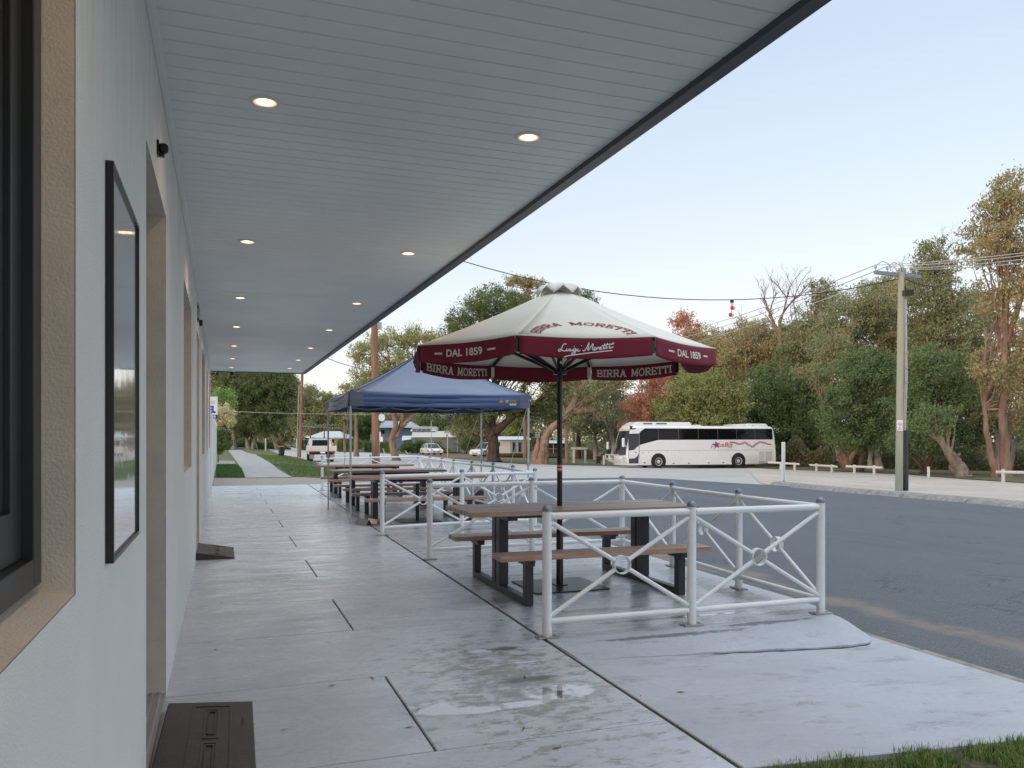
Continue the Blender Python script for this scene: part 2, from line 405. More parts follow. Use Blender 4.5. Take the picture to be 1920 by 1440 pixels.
# crossing slab sloping down to the road, and the eased mound at the front of the dining slab
def zc(x, y): return -.050*max(0, x-2.1)
b3 = MB(); ys3 = [-3.0, -.2, 2.86, 3.86, 4.96]
def front(x): return 2.86
for a, b in ((2.955, 3.90), (3.90, 5.31)):
    tile_rect(b3, lambda y: JX(y)+.012, lambda y: 4.80, a, b, .003, zc, nx=6)
tag(b3.build('crossing_slab', m_slab3), kind='structure')
mo = MB(); ST_ = []
for x in np.linspace(JX(5)+.02, 4.0, 40): ST_.append((x, None))
for th_ in np.linspace(90, 0, 22)[1:]: ST_.append((None, R(th_)))
for y_ in (5.36, 5.45, 5.6, 5.8, 6.05): ST_.append(('y', y_))
TS = [0, .1, .2, .3, .4, .5, .6, .7, .8, .88, .94, .98, 1.0, 1.004]
def mpos(st, t_):
    x, th_ = st
    if x == 'y': px_, py_ = 4.0+(.79+.02*(th_-5.33))*t_, th_
    elif th_ is None: px_, py_ = x, 5.33-.58*t_
    else: px_, py_ = 4.0+.79*t_*max(0, math.cos(th_))**(2/3), 5.33-.58*t_*max(0, math.sin(th_))**(2/3)
    lo = zc(min(px_, 4.8), 0); ks = .84 if x == 'y' else (.10 if th_ is None else .10+.74*(1-th_/(math.pi/2))**.6); k_ = max(0, (t_-ks)/(1-ks)); wb = .004*math.sin(px_*11+t_*5)*k_
    z = (lo+.016*min(1, (px_-2.1)/1.3))*k_**1.35 if t_ <= 1.0 else lo-.02
    if x == 'y' and t_ <= .85: z -= .012
    return (px_, py_+(.006*math.sin(px_*23)*t_ if x != 'y' else 0), max(z, lo+.004)+(wb*.5 if x != 'y' else 0) if t_ <= 1.0 else z)
nT = len(TS)
mo.add([mpos(st, t_) for st in ST_ for t_ in TS], [(i*nT+j, i*nT+j+1, (i+1)*nT+j+1, (i+1)*nT+j) for i in range(len(ST_)-1) for j in range(nT-1)])
tag(mo.build('slab_mound', m_slab3, smooth=True), kind='structure')
cr_ = MB(); pts = []
for i, st in enumerate(ST_[21:-17]):
    w_ = 1.003+.03*(.25+rng.uniform()*abs(math.sin(i*.7))); p, q = mpos(st, 1.0), mpos(st, w_); z_ = zc(min(q[0], 4.8), 0)
    pts += [(p[0], p[1], z_+.004), (q[0], q[1], z_+.0025)]
nC = len(pts)//2
cr_.add(pts, [(2*i, 2*i+1, 2*i+3, 2*i+2) for i in range(nC-1)])
tag(cr_.build('crack_grit', m_joint), kind='structure')
# kerb strip flush with the crossing
k1 = MB(); segs = [4.62+.9*i for i in range(-5, 2)]
for i in range(6):
    y0, y1 = segs[i]+.006, segs[i+1]-.006
    y1 = min(y1, 5.5)
    k1.prism([(4.803, -.136), (4.90+.01*math.sin(i*2.1), -.141), (4.93, -.22), (4.803, -.22)], lambda a, b, t: (a, t, b), y0, y1)
tag(k1.build('kerb', m_kerb, bevel=.008), kind='structure')
sheet('crossing_strip', [(WX-.1, YE+.01), (6.0, YE+.01), (6.1, 30.6), (WX-.1, 31.2)], -.012, m_beige)

# roads
dark = [(4.7, -8), (4.7, 2.8), (4.83, 2.8), (4.83, 26)]+PX([(720, 893), (860, 897.5), (1000, 896.6), (1161, 895), (1247, 897), (1323, 902), (1443, 909), (1560, 921), (1690, 932), (1810, 942), (1920, 953)])
dark = dark[:4]+[tuple(atg(1003, 897)[:2])]+dark[7:]+[(26, -8)]
sheet('road', dark, -.010, m_asph)
def rpoly(px): return PX(px)
light = [(4.95, 18.0), (5.9, 27), ]+PX([(660, 889), (602, 871), (562, 859), (533, 854), (505, 845), (497, 838), (497, 831), (510, 830.6), (538, 837), (577, 844), (640, 845.4), (732, 850.5), (795, 853.4), (858, 860.3), (975, 869.5), (1141, 873), (1300, 874.5), (1480, 879.5)])+[(60, 44), (60, -8), (4.95, -8)]
light = [p for p in light]
sheet('worn_road', light, -.024, m_old)
grav = PX([(1400, 877), (1480, 881), (1560, 884), (1700, 890), (1810, 899), (1920, 906), (2100, 915)])+[(60, -8), (26.6, -8)]+PX([(1920, 951), (1810, 940.5), (1690, 930.5), (1560, 919.5), (1440, 908.5), (1425, 905)])
sheet('gravel_lot', grav, -.004, m_gravel)
# far kerb, in cast lengths
kp = [atg(u, v) for u, v in ((1443, 908), (1520, 916.5), (1560, 920.5), (1690, 931.5), (1810, 941.5), (1920, 952), (2060, 966), (2300, 990))]
k2 = MB()
def resample(pts, step):
    out = []; 
    for a, b in zip(pts[:-1], pts[1:]):
        n = max(1, round((b-a).length/step))
        out += [a.lerp(b, i/n) for i in range(n)]
    return out+[pts[-1]]
kr = resample(kp, 1.9)
for a, b in zip(kr[:-1], kr[1:]):
    d = (b-a).normalized(); n = Vector((-d.y, d.x, 0)); n = n if n.dot(Vector((1, .3, 0))) > 0 else -n
    a2, b2_ = a+d*.012, b-d*.012
    pr = [(-.05, -.05), (0, .0), (.12, .09), (.22, .125), (.55, .13), (.55, -.05)]
    vs = [p+n*o+Vector((0, 0, z)) for p in (a2, b2_) for o, z in pr]; N_ = len(pr)
    k2.add(vs, [(i, (i+1) % N_, N_+(i+1) % N_, N_+i) for i in range(N_)]+[tuple(range(N_)), tuple(range(N_, 2*N_))])
tag(k2.build('kerb', m_kerb, bevel=.01), kind='structure')
# raised gravel edge behind the kerb
bk = [p for p in kr]; off = []
for i, p in enumerate(bk):
    d = (bk[min(i+1, len(bk)-1)]-bk[max(i-1, 0)]).normalized(); n = Vector((-d.y, d.x, 0)); n = n if n.dot(Vector((1, .3, 0))) > 0 else -n
    off.append((p+n*.5+Vector((0, 0, .115)), p+n*2.2+Vector((0, 0, .004))))
tag(MB().add([q for pr in off for q in pr], [(2*i, 2*i+1, 2*i+3, 2*i+2) for i in range(len(off)-1)]).build('gravel_verge', m_gravel), kind='structure')

# footpath beyond, verge grass
farpath = [tuple(at(u, v)[:2]) for u, v in ((460, 896), (548, 895), (521, 880), (510, 870), (480, 852), (463, 849), (452, 843.5), (427, 843.5), (442, 863), (453.6, 880))]
sheet('far_path', farpath, .004, m_path)
verge = [(2.74, 31.1), (5.6, 30.7)]+PX([(602, 870.5), (562, 858.5), (533, 853.5), (505, 844.5), (495, 838)])+[tuple(at(u, 843)[:2]) for u in (452,)]+[(-3, 100), (-30, 100), (-30, 31.3), (-.3, 31.3)]
sheet('verge', verge, -.008, m_grassbase)
sheet('side_driveway', PX([(508, 866), (530, 865), (640, 872), (650, 877), (560, 873.5), (512, 871)]), .012, m_asph)
sheet('side_path', [tuple(at(u, v)[:2]) for u, v in ((405, 871.5), (442, 871), (440, 864.5), (410, 864))], .008, m_beige)
# far grass beyond the road
fg = PX([(577, 843.5), (640, 845), (732, 850), (795, 853), (858, 860), (975, 869), (1141, 872.5), (1300, 874)])+[(75, 70), (75, 120), (40, 220)]+PX([(512, 830.3), (538, 836.5)])
sheet('park_grass', fg, -.012, m_grassbase)
sheet('bush_floor', PX([(1300, 874.2), (1480, 880), (1560, 883), (1700, 889), (1810, 898), (1920, 905), (2100, 914)])+[(120, 10), (120, 80), (60, 75)], .012, m_dry)
sheet('dirt_verge', PX([(795, 853.8), (858, 860.6), (905, 857), (1000, 858), (1130, 861), (1130, 858), (1000, 853), (860, 850), (800, 850.5)]), .01, mat('red_dirt', (.20, .12, .075), 1, col2=(.13, .09, .05), nscale=2))
# grass patch at the near corner
near = [(JX(2.8)+.01, 2.94), (7.0, 2.80), (7.0, -3), (JX(-3)+.01, -3)]
bmn = MB().add([(JX(2.9)+.012, 2.955, -.035), (4.8, 2.955, -.15), (4.8, -3, -.15), (JX(-3)+.012, -3, -.035)], [(0, 1, 2, 3)])
tag(bmn.build('turf', mat('turf_mat', (.13, .115, .06), 1, col2=(.05, .05, .02), nscale=25, bump=1, bscale=60)), kind='structure')

def blades(name, spots, h, wdt, m, label):
    """spots: array x,y,z ; one leaning blade each"""
    n = len(spots); a = rng.uniform(0, 2*np.pi, n); L = h*rng.uniform(.45, 1.25, n); lean = rng.uniform(.05, .7, n)
    d = np.stack([np.cos(a), np.sin(a), np.zeros(n)], 1); p = np.stack([-np.sin(a), np.cos(a), np.zeros(n)], 1)*wdt
    up = np.array([0, 0, 1.])
    b = spots
    mid = b+d*(L*lean*.35)[:, None]+up*(L*.6)[:, None]; tip = b+d*(L*lean)[:, None]+up*(L*(1-lean*.35))[:, None]
    V = np.stack([b-p, b+p, mid-p*.7, mid+p*.7, tip], 1).reshape(-1, 3)
    k = np.arange(n)*5
    me = bpy.data.meshes.new(name)
    loops = np.concatenate([np.stack([k, k+1, k+3, k+2], 1).reshape(-1), np.stack([k+2, k+3, k+4], 1).reshape(-1)])
    me.vertices.add(len(V)); me.vertices.foreach_set('co', V.reshape(-1))
    me.loops.add(len(loops)); me.loops.foreach_set('vertex_index', loops)
    me.polygons.add(2*n)
    me.polygons.foreach_set('loop_start', np.concatenate([np.arange(n)*4, 4*n+np.arange(n)*3]))
    me.update(calc_edges=True); me.validate(); me.materials.append(m)
    o = bpy.data.objects.new(name, me); COL.objects.link(o)
    return tag(o, label, 'grass', None, 'stuff')
def scatter(poly, n, z=None, clump=0):
    P = np.array(poly); lo, hi = P.min(0), P.max(0); out = []
    while len(out) < n:
        q = rng.uniform(lo, hi, (4000, 2)); ins = np.zeros(len(q), bool); j = len(P)-1
        for i in range(len(P)):
            c = ((P[i, 1] > q[:, 1]) != (P[j, 1] > q[:, 1])) & (q[:, 0] < (P[j, 0]-P[i, 0])*(q[:, 1]-P[i, 1])/(P[j, 1]-P[i, 1]+1e-12)+P[i, 0])
            ins ^= c; j = i
        q = q[ins]
        if clump: q = q[(np.sin(q[:, 0]*clump)+np.sin(q[:, 1]*clump*1.3+1)+np.sin((q[:, 0]-q[:, 1])*clump*.6)+rng.normal(0, .6, len(q))) > -.3]
        out += list(q)
    out = np.array(out[:n]); zz = np.array([gz(x, y) for x, y in out]) if z is None else np.array([z(x) for x in out[:, 0]])
    return np.column_stack([out, zz])
nz = lambda x: -.04-.04*(x-2.1)
blades('grass', scatter([(JX(2.4)+.02, 2.985), (4.7, 2.975), (4.7, 2.35), (JX(2.3)+.02, 2.35)], 15000, nz, 17), .062, .0018, mat('near_grass', (.11, .22, .035), .55, col2=(.25, .31, .09), nscale=9), 'tufty green grass at the near right corner beside the concrete crossing')
nj = [(JX(y)+rng.uniform(-.002, .014), y, -.03) for y in np.concatenate([rng.uniform(2.7, 3.35, 90)])]
blades('grass', np.array(nj), .045, .0015, MATS['near_grass'], 'thin grass sprouting from the dark joint between the concrete slabs')
vg = [(2.9, 31.2), (5.6, 30.9)]+PX([(602, 871), (562, 859), (533, 854)])+[tuple(at(480, 853)[:2]), tuple(at(512, 870.5)[:2]), tuple(at(548, 895)[:2])]
blades('grass', scatter(vg, 26000), .08, .008, m_grass, 'mown green verge grass between the far path and the road')
lg = [tuple(at(u, v)[:2]) for u, v in ((405, 895), (459, 895.5), (453, 880), (443, 872), (405, 872))]
blades('grass', scatter(lg, 12000), .09, .008, mat('lush_grass', (.05, .13, .02), .6, col2=(.08, .16, .03), nscale=2), 'lush green grass square against the white boundary wall')

# ---------------- hotel building ----------------
m_wall = mat('white_render', (.775, .81, .80), .85, col2=(.715, .75, .745), nscale=1.6, contrast=(.35, .75), bump=.8, bscale=190, bdist=.005)
def weather(m):
    g = NG(m); b = g.t.nodes['Principled BSDF']; src = b.inputs['Base Color'].links[0].from_socket; P = g.n('ShaderNodeTexCoord').outputs['Object']
    sx = g.n('ShaderNodeSeparateXYZ'); g.L(P, sx.inputs[0])
    st = g.rng(g.noise(g.scale(P, (3, 7, .55)), 2.2, 8, .75), .47, .68, 0, .42); st = g.math('MULTIPLY', st, g.rng(sx.outputs[2], 1.6, 3.1))
    c = g.mix(st, src, (.36, .34, .30))
    sp = g.math('MULTIPLY', g.rng(g.noise(P, 14, 8, .75), .5, .7, 0, .5), g.rng(sx.outputs[2], .30, .02)); c = g.mix(sp, c, (.33, .29, .24))
    c = g.mix(g.rng(g.noise(P, 75, 2), .73, .78, 0, .5), c, (.25, .24, .22)); g.L(c, b.inputs['Base Color'])
weather(m_wall)
m_reveal = mat('beige_render', (.78, .73, .63), .9, col2=(.68, .64, .56), nscale=7, bump=.55, bscale=150, bdist=.004)
m_soffit = mat('soffit_paint', (.75, .81, .82), .42, col2=(.68, .74, .755), nscale=1.1, detail=9)
m_fascia = mat('fascia_metal', (.055, .062, .075), .45)
m_alu = mat('dark_aluminium', (.035, .04, .045), .35, metal=.3)
m_silver = mat('mill_aluminium', (.6, .6, .6), .35, metal=.9)
m_glass = mat('window_glass', (.012, .014, .016), .03, spec=.8)
m_room = mat('dark_interior', (.02, .018, .016), 1)
B = thing('hotel_building', 'long white rendered single storey hotel with deep boarded soffit over the footpath', 'building', (WX, 0, 0))
BZ = 3.2; BY0, BY1 = -9.0, 22.6
B.location = (0, 0, 0)
# openings: y0, y1, z0, z1
ops = [(-.9, 1.928, 1.09, 2.72), (3.617, 4.842, 0., 2.64), (7.03, 8.72, 1.14, 2.71), (10.45, 11.65, 0., 2.74), (13.2, 15.1, 1.16, 2.80), (17.0, 18.1, 1.17, 2.80), (20.0, 21.7, 1.18, 2.80)]
def wall_grid(mb, x, y0, y1, z0, z1, holes):
    Y = sorted({y0, y1, *[h[0] for h in holes], *[h[1] for h in holes]}); Z = sorted({z0, z1, *[h[2] for h in holes], *[h[3] for h in holes]})
    for a, b in zip(Y[:-1], Y[1:]):
        for c, d in zip(Z[:-1], Z[1:]):
            cy, cz = (a+b)/2, (c+d)/2
            if any(h[0] < cy < h[1] and h[2] < cz < h[3] for h in holes): continue
            mb.add([(x, a, c), (x, b, c), (x, b, d), (x, a, d)], [(0, 1, 2, 3)])
wm = MB(); wall_grid(wm, WX, BY0, BY1, 0, BZ+.3, ops); wall_grid(wm, WX-.25, BY0, BY1, 0, BZ+.3, ops)
wm.box(-9, WX-.26, BY1-.2, BY1, 0, BZ+.3); wm.box(-9, WX-.26, BY0, BY0+.2, 0, BZ+.3); wm.box(-9.2, -9.001, BY0, BY1, 0, BZ+.3)
wm.add([(WX, BY1, 0), (WX-.26, BY1, 0), (WX-.26, BY1, 3.5), (WX, BY1, 3.5)], [(0, 1, 2, 3)])
wm.build('wall', m_wall, B, recalc=False)
MB().box(-9, WX-.251, BY0+.2, BY1-.2, -.02, .012).build('floor_slab', m_beige, B)
DEP = .17
for i, (y0, y1, z0, z1) in enumerate(ops):
    rv = MB(); xo, xi = WX-.0015, WX-.25; door = z0 == 0
    rv.add([(xo, y1, z0), (xi, y1, z0), (xi, y1, z1), (xo, y1, z1)], [(0, 1, 2, 3)])
    rv.add([(xo, y0, z0), (xi, y0, z0), (xi, y0, z1), (xo, y0, z1)], [(0, 3, 2, 1)])
    rv.add([(xo, y0, z1), (xi, y0, z1), (xi, y1, z1), (xo, y1, z1)], [(0, 1, 2, 3)])
    rv.build('reveal', m_reveal, B, recalc=False)
    if not door:
        MB().add([(xo, y0, z0), (xi, y0, z0+.03), (xi, y1, z0+.03), (xo, y1, z0)], [(0, 3, 2, 1)]).build('sill', m_reveal, B, recalc=False)
    # frame and glass
    fw = .07; x1 = WX-.15 if i else WX-.063; x0 = x1-.08
    wf = MB()
    zb = z0+(.028 if not door else .013)
    for q in ((y0+.001, y0+fw, zb, z1-.001), (y1-fw, y1-.001, zb, z1-.001)): wf.box(x0, x1, *q)
    wf.box(x0, x1, y0+fw, y1-fw, z1-fw, z1-.001)
    wf.box(x0, x1, y0+fw, y1-fw, zb, zb+(.06 if not door else .02))
    if not door:
        wf.box(x0+.02, x1-.022, y1-fw-.085, y1-fw-.0, zb+.0605, z1-fw); wf.box(x0+.02, x1-.022, y0+fw, y1-fw-.0855, zb+.0605, zb+.16)
        wf.box(x0+.01, x1-.035, y1-fw-.13, y1-fw-.0855, zb+.1605, z1-fw)
        wf.box(x0+.01, x1+.006, y0, y1-.006, z0-.0, z0+.027) if False else None
    else:
        wf.box(x0+.01, x1-.01, y1-fw-.12, y1-fw, .033, z1-fw); wf.box(x0+.01, x1-.01, y0+fw, y0+fw+.12, .033, z1-fw)
        wf.box(x0+.01, x1-.01, y0+fw+.12, y1-fw-.12, .033, .22)
    fo = wf.build('door_frame' if door else 'window_frame', m_alu, B, bevel=.003)
    MB().box(x0+.025, x0+.033, y0+fw, y1-fw, zb+.02, z1-fw).build('pane', m_glass, fo)
    if door:
        tr = MB(); tr.box(WX-.16, WX-.002, y0+.002, y1-.002, .0125, .02)
        for k in range(4): tr.box(WX-.15+.038*k, WX-.138+.038*k, y0+.004, y1-.004, .02, .03)
        tr.build('door_track', m_silver, B)
        MB().box(WX-.25, WX-.16, y0, y1, .012, .0135).build('threshold', m_slab2, B)
# soffit boards with V grooves
sf = MB(); y = BY0; ybr = 10.44
FX = lambda yy: 2.232-.0082*yy
while y < BY1:
    y2 = min(y+.1375, BY1)
    if y < ybr < y2: y2 = ybr
    e = .006
    sf.add([(WX+.03, y+e, BZ), (FX(y), y+e, BZ), (FX(y), y2-e, BZ), (WX+.03, y2-e, BZ)], [(0, 3, 2, 1)])
    sf.add([(WX+.03, y2-e, BZ), (FX(y), y2-e, BZ), (FX(y), y2, BZ+.009), (WX+.03, y2, BZ+.009)], [(0, 3, 2, 1)])
    sf.add([(WX+.03, y2, BZ+.009), (FX(y), y2, BZ+.009), (FX(y), y2+e, BZ), (WX+.03, y2+e, BZ)], [(0, 3, 2, 1)])
    y = y2
sf.build('soffit', m_soffit, B, recalc=False)
MB().box(WX+.001, WX+.035, BY0, BY1, BZ-.018, BZ+.02).box(WX+.036, 2.14, ybr-.02, ybr+.015, BZ-.004, BZ+.008).box(WX+.036, FX(BY1), BY1-.05, BY1, BZ-.012, BZ+.02).build('soffit_trim', m_soffit, B, bevel=.002)
fa = MB(); fa.add([(FX(a)+dx, a, z) for a in (BY0, BY1) for dx, z in ((0, BZ-.035), (.075, BZ-.035), (.085, BZ+.3), (0, BZ+.3))],
    [(0, 1, 5, 4), (1, 2, 6, 5), (2, 3, 7, 6), (3, 0, 4, 7), (0, 3, 2, 1), (4, 5, 6, 7)])
fa.add([(FX(BY1)-.001, BY1, BZ-.035), (WX, BY1, BZ-.035), (WX, BY1+.02, BZ-.035), (FX(BY1)+.07, BY1+.02, BZ-.035), (FX(BY1)-.001, BY1, BZ+.3), (WX, BY1, BZ+.3), (WX, BY1+.02, BZ+.3), (FX(BY1)+.07, BY1+.02, BZ+.3)],
    [(0, 1, 2, 3), (0, 4, 5, 1), (3, 2, 6, 7), (4, 7, 6, 5)])
fa.build('fascia', m_fascia, B)
MB().add([(-9.2, BY0, BZ+.32), (2.3, BY0, BZ+.32), (2.1, BY1, BZ+.32), (-9.2, BY1, BZ+.32), (-4, BY0, BZ+1.7), (-4, BY1, BZ+1.7)],
    [(0, 1, 2, 3), (1, 4, 5, 2), (0, 3, 5, 4), (0, 4, 1), (3, 2, 5)]).build('roof', mat('roof_steel', (.30, .32, .34), .5), B)

# downlights in two rows, each with its own lamp
m_lamp = mat('lamp_diffuser', (1, .70, .40), .5, emit=1.3); m_refl = mat('lamp_reflector', (1, .58, .32), .5, emit=.34); m_ring = mat('lamp_ring', (.75, .75, .74), .4)
NTH = ['nearest', 'second', 'third', 'fourth', 'fifth', 'sixth', 'farthest']
LY = [4.47, 7.70, 10.80, 13.62, 16.45, 19.10, 21.45]
dl = None
for k, yl in enumerate(LY+[1.25]):  # last pair is added out of view to brighten the near window reveal
    for s_, xl in enumerate((.212, 1.70-.0055*(yl-4.4))):
        yq = yl-.03*(s_ == 1)*(k % 7)
        lab = '%s round downlight in the soffit row %s' % ((NTH+['added overhead, out of view,'])[k], 'beside the white wall' if s_ == 0 else 'beside the dark fascia')
        if dl is None:
            t = thing('downlight', lab, 'ceiling light', (xl, yq, BZ), group='round downlights in the soffit')
            MB().lathe([(.062, -.001), (.060, -.008), (.075, -.009), (.082, -.004), (.082, 0)], n=28, cap=False).build('trim_ring', m_ring, t, smooth=True)
            MB().lathe([(.047, -.005), (0, -.005)], n=28, cap=False).build('diffuser', m_lamp, t); MB().lathe([(.060, -.0048), (.0471, -.0052)], n=28, cap=False).build('reflector', m_refl, t)
            dl = t
        else:
            t = copy_tree(dl); t.location = (xl, yq, BZ); t['label'] = lab
        la = bpy.data.lights.new('downlight_lamp', 'SPOT'); la.energy = 6.5; la.color = (1, .62, .34); la.spot_size = R(150); la.spot_blend = 1; la.shadow_soft_size = .05
        lo = bpy.data.objects.new('downlight_lamp', la); COL.objects.link(lo); lo.location = (0, 0, -.012); lo.parent = t
# ---------------- dining terrace ----------------
m_white = mat('white_powdercoat', (.86, .87, .87), .3, col2=(.80, .81, .81), nscale=9, bump=.08, bscale=40)
def chip(m, col=(.10, .07, .05), thr=(.735, .75)):
    g = NG(m); b = g.t.nodes['Principled BSDF']; src = b.inputs['Base Color'].links[0].from_socket; P = g.n('ShaderNodeTexCoord').outputs['Object']
    c = g.mix(g.rng(g.noise(P, 34, 4, .6), thr[0], thr[1], 0, .8), src, col); sx = g.n('ShaderNodeSeparateXYZ'); g.L(P, sx.inputs[0])
    c = g.mix(g.math('MULTIPLY', g.rng(g.noise(P, 22, 6, .7), .45, .65, 0, .6), g.rng(sx.outputs[2], .10, .0)), c, (.30, .22, .15)); g.L(c, b.inputs['Base Color'])
chip(m_white)
m_cap = mat('galvanised_cap', (.22, .26, .32), .4, metal=.5)
m_plate = mat('base_plate_metal', (.38, .37, .36), .5, metal=.6, col2=(.2, .12, .07), nscale=12, contrast=(.6, .75))
m_frame = mat('charcoal_steel', (.024, .027, .031), .38, bump=.05, bscale=60)
m_wood = mat('weathered_hardwood', (.40, .20, .115), .42, col2=(.50, .40, .33), nscale=3.2, contrast=(.38, .66), stretch=(1, 9, 9), bump=.5, bscale=30, bdist=.004)
def boardify(m):
    g = NG(m); b = g.t.nodes['Principled BSDF']; geo = g.n('ShaderNodeNewGeometry'); src = b.inputs['Base Color'].links[0].from_socket
    c = g.mix(g.rng(geo.outputs['Random Per Island'], .2, .95, 0, .6), src, (.30, .26, .235)); c = g.mix(g.rng(geo.outputs['Random Per Island'], .35, .0, 0, .45), c, (.09, .04, .025))
    P = g.n('ShaderNodeTexCoord').outputs['Object']; st_ = g.rng(g.noise(g.scale(P, (.9, 14, 14)), 4, 6, .7), .52, .66, 0, .6); c = g.mix(st_, c, (.36, .31, .28)); g.L(c, b.inputs['Base Color'])
boardify(m_wood)
m_black = mat('black_metal', (.012, .012, .013), .3)
m_rubber = mat('black_rubber', (.035, .031, .028), .5, col2=(.055, .047, .04), nscale=6, bump=.15, bscale=50)
m_chrome = mat('stainless', (.6, .6, .58), .25, metal=1)
m_red = mat('red_label', (.5, .03, .03), .4)

PH, PR = .93, .034
post_me = None
def railing(name_label, pts, own_posts, n_prev=None, group='white pipe railings round the dining terrace'):
    """pts: all post positions; own_posts: indices whose post belongs to this run"""
    c = Vector((*pts[0], 0)); t = thing('pipe_railing', name_label, 'railing', c, group=group)
    for i in own_posts:
        x, y = pts[i][0]-c.x, pts[i][1]-c.y
        po = MB().lathe([(PR, 0), (PR, PH-.035)], (x, y, .008), n=20).build('post', m_white, t, smooth=True)
        MB().lathe([(PR+.003, PH-.03), (PR+.003, PH-.012), (PR*.85, PH+.004), (PR*.45, PH+.014), (0, PH+.017)], (x, y, .0), n=20).build('post_cap', m_cap, po, smooth=True)
        ang = math.atan2(pts[-1][1]-pts[0][1], pts[-1][0]-pts[0][0]); M = Matrix.Translation((x, y, 0))@Matrix.Rotation(ang, 4, 'Z')
        bp = MB().box(-.08, .08, -.05, .05, .001, .011, M)
        for q in (-.062, .062): bp.lathe([(.011, .011), (.011, .019), (0, .019)], (q, 0, 0), n=6, M=M)
        bp.build('base_plate', m_plate, po, bevel=.002)
    for a, b in zip(pts[:-1], pts[1:]):
        A = Vector((a[0]-c.x, a[1]-c.y, 0)); Bv = Vector((b[0]-c.x, b[1]-c.y, 0)); d = (Bv-A); L = d.length; d.normalize(); Z = Vector((0, 0, 1))
        e = PR*.9; zt, zb = .865, .115
        MB().tube(A+d*e+Z*zt, Bv-d*e+Z*zt, .0255, n=14).build('top_rail', m_white, t, smooth=True)
        MB().tube(A+d*e+Z*zb, Bv-d*e+Z*zb, .0225, n=14).build('bottom_rail', m_white, t, smooth=True)
        mid = (A+Bv)/2+Z*((zt+zb)/2); rr = min(.062, L*.055)
        nrm = d.cross(Z)
        M = Matrix((d, Z, nrm)).transposed().to_4x4(); M.translation = mid
        MB().lathe([(rr, -.022), (rr+.006, -.022), (rr+.006, .022), (rr, .022), (rr, -.022)], n=28, M=M, cap=False).build('ring', m_white, t, smooth=True)
        for sx in (-1, 1):
            for sz in (-1, 1):
                cor = (A+d*e if sx < 0 else Bv-d*e)+Z*(zt-.045 if sz > 0 else zb+.04)
                v = (mid-cor).normalized()
                MB().tube(cor, mid-v*(rr+.004), .0165, n=10).build('brace', m_white, t, smooth=True)
    return t
NP = [(2.18, 5.36), (3.36, 5.345), (4.57, 5.35)]; NS = [(4.57, 5.35), (4.60, 6.50), (4.71, 7.88), (4.85, 9.36)]; NB = [(2.29, 9.28), (3.60, 9.36), (4.85, 9.36)]
railing('nearest white pipe railing, two crossed panels wide, closing the front of the near table bay', NP, (0, 1, 2))
railing('white pipe railing between the near picnic table and the asphalt road', NS, (1, 2, 3))
railing('white pipe railing right behind the umbrella table, closing the back of its bay', NB, (0, 1))
top = lambda u, v: tuple(at(u, v, .94)[:2])
Q = [(2.2, 11.80), top(866, 880), top(1003, 878)]
SS = [Q[2]]+[top(u, v) for u, v in ((962, 872), (925, 867.5), (885, 864), (851, 860.5), (829, 857.5), (806, 855), (785, 851.5))]
BBk = [top(604, 855), top(694, 853), SS[-1]]
railing('white pipe railing closing the front of the gazebo bay, seen behind the near bay', Q, (0, 1, 2))
railing('long white pipe railing of seven panels beside the road behind the gazebo tables', SS, tuple(range(1, 8)))
railing('farthest white pipe railing, across the far end of the terrace behind the last table', BBk, (0, 1))
# graffiti-like scuff on the nearest post is plain chipped paint
def picnic_table(label, x, y, rz=0, proto=None):
    if proto is not None:
        t = copy_tree(proto); t.location = (x, y, .002); t.rotation_euler = (0, 0, rz); t['label'] = label; return t
    t = thing('picnic_table', label, 'picnic table', (x, y, .002), rz, 'timber and steel picnic tables on the terrace')
    def slats(y0, n, wd, gap, z, th, L, nm):
        mb = MB()
        for k in range(n):
            a = y0+k*(wd+gap); j = random.uniform(-.006, .006)
            mb.box(-L/2+j, L/2+j, a, a+wd, z-th, z+random.uniform(-.001, .001))
        return mb.build(nm, m_wood, t, bevel=.003)
    slats(-.43, 9, .080, .0176, .77, .045, 2.30, 'tabletop')
    slats(-.86, 3, .080, .015, .435, .045, 2.02, 'bench'); slats(.58, 3, .080, .015, .435, .045, 2.02, 'bench')
    for sx in (-1, 1):
        X = sx*.735
        f = MB(); w_ = .055
        f.box(X-.035, X+.035, -.80, .80, 0, .06)
        for yy_ in (-.76, .76): f.box(X-.035, X+.035, yy_-.04, yy_+.04, .0605, .372)
        f.build('base_frame', m_frame, t, bevel=.004)
        for yy_ in (-.72, .72):
            MB().box(X-.055 if sx < 0 else X-.03, X+.03 if sx < 0 else X+.055, yy_-.14, yy_+.14, .3735, .389).box(X-.034, X+.034, yy_-.12, yy_+.12, .34, .373).build('bench_bracket', m_frame, t, bevel=.002)
        for q in (-.062, .062):
            MB().box(X-.045, X+.045, q-.05, q+.05, .0605, .6755).build('leg', m_frame, t, bevel=.004)
        MB().box(X-.05, X+.05, -.36, .36, .676, .7245).build('top_bracket', m_frame, t, bevel=.004)
    MB().box(-.684, .684, -.04, .04, .665, .722).build('beam', m_frame, t, bevel=.003)
    return t
T1 = picnic_table('nearest picnic table, slatted wood on charcoal steel frames with the umbrella pole through it', 3.19, 7.20, R(-.5))
picnic_table('picnic table at the front of the gazebo bay, over the bare umbrella base', 3.19, 13.90, R(.3), T1)
picnic_table('picnic table in the middle of the three under the blue gazebo', 3.24, 16.72, R(-.8), T1)
picnic_table('farthest picnic table, last one before the end railing', 3.36, 20.3, R(.5), T1)

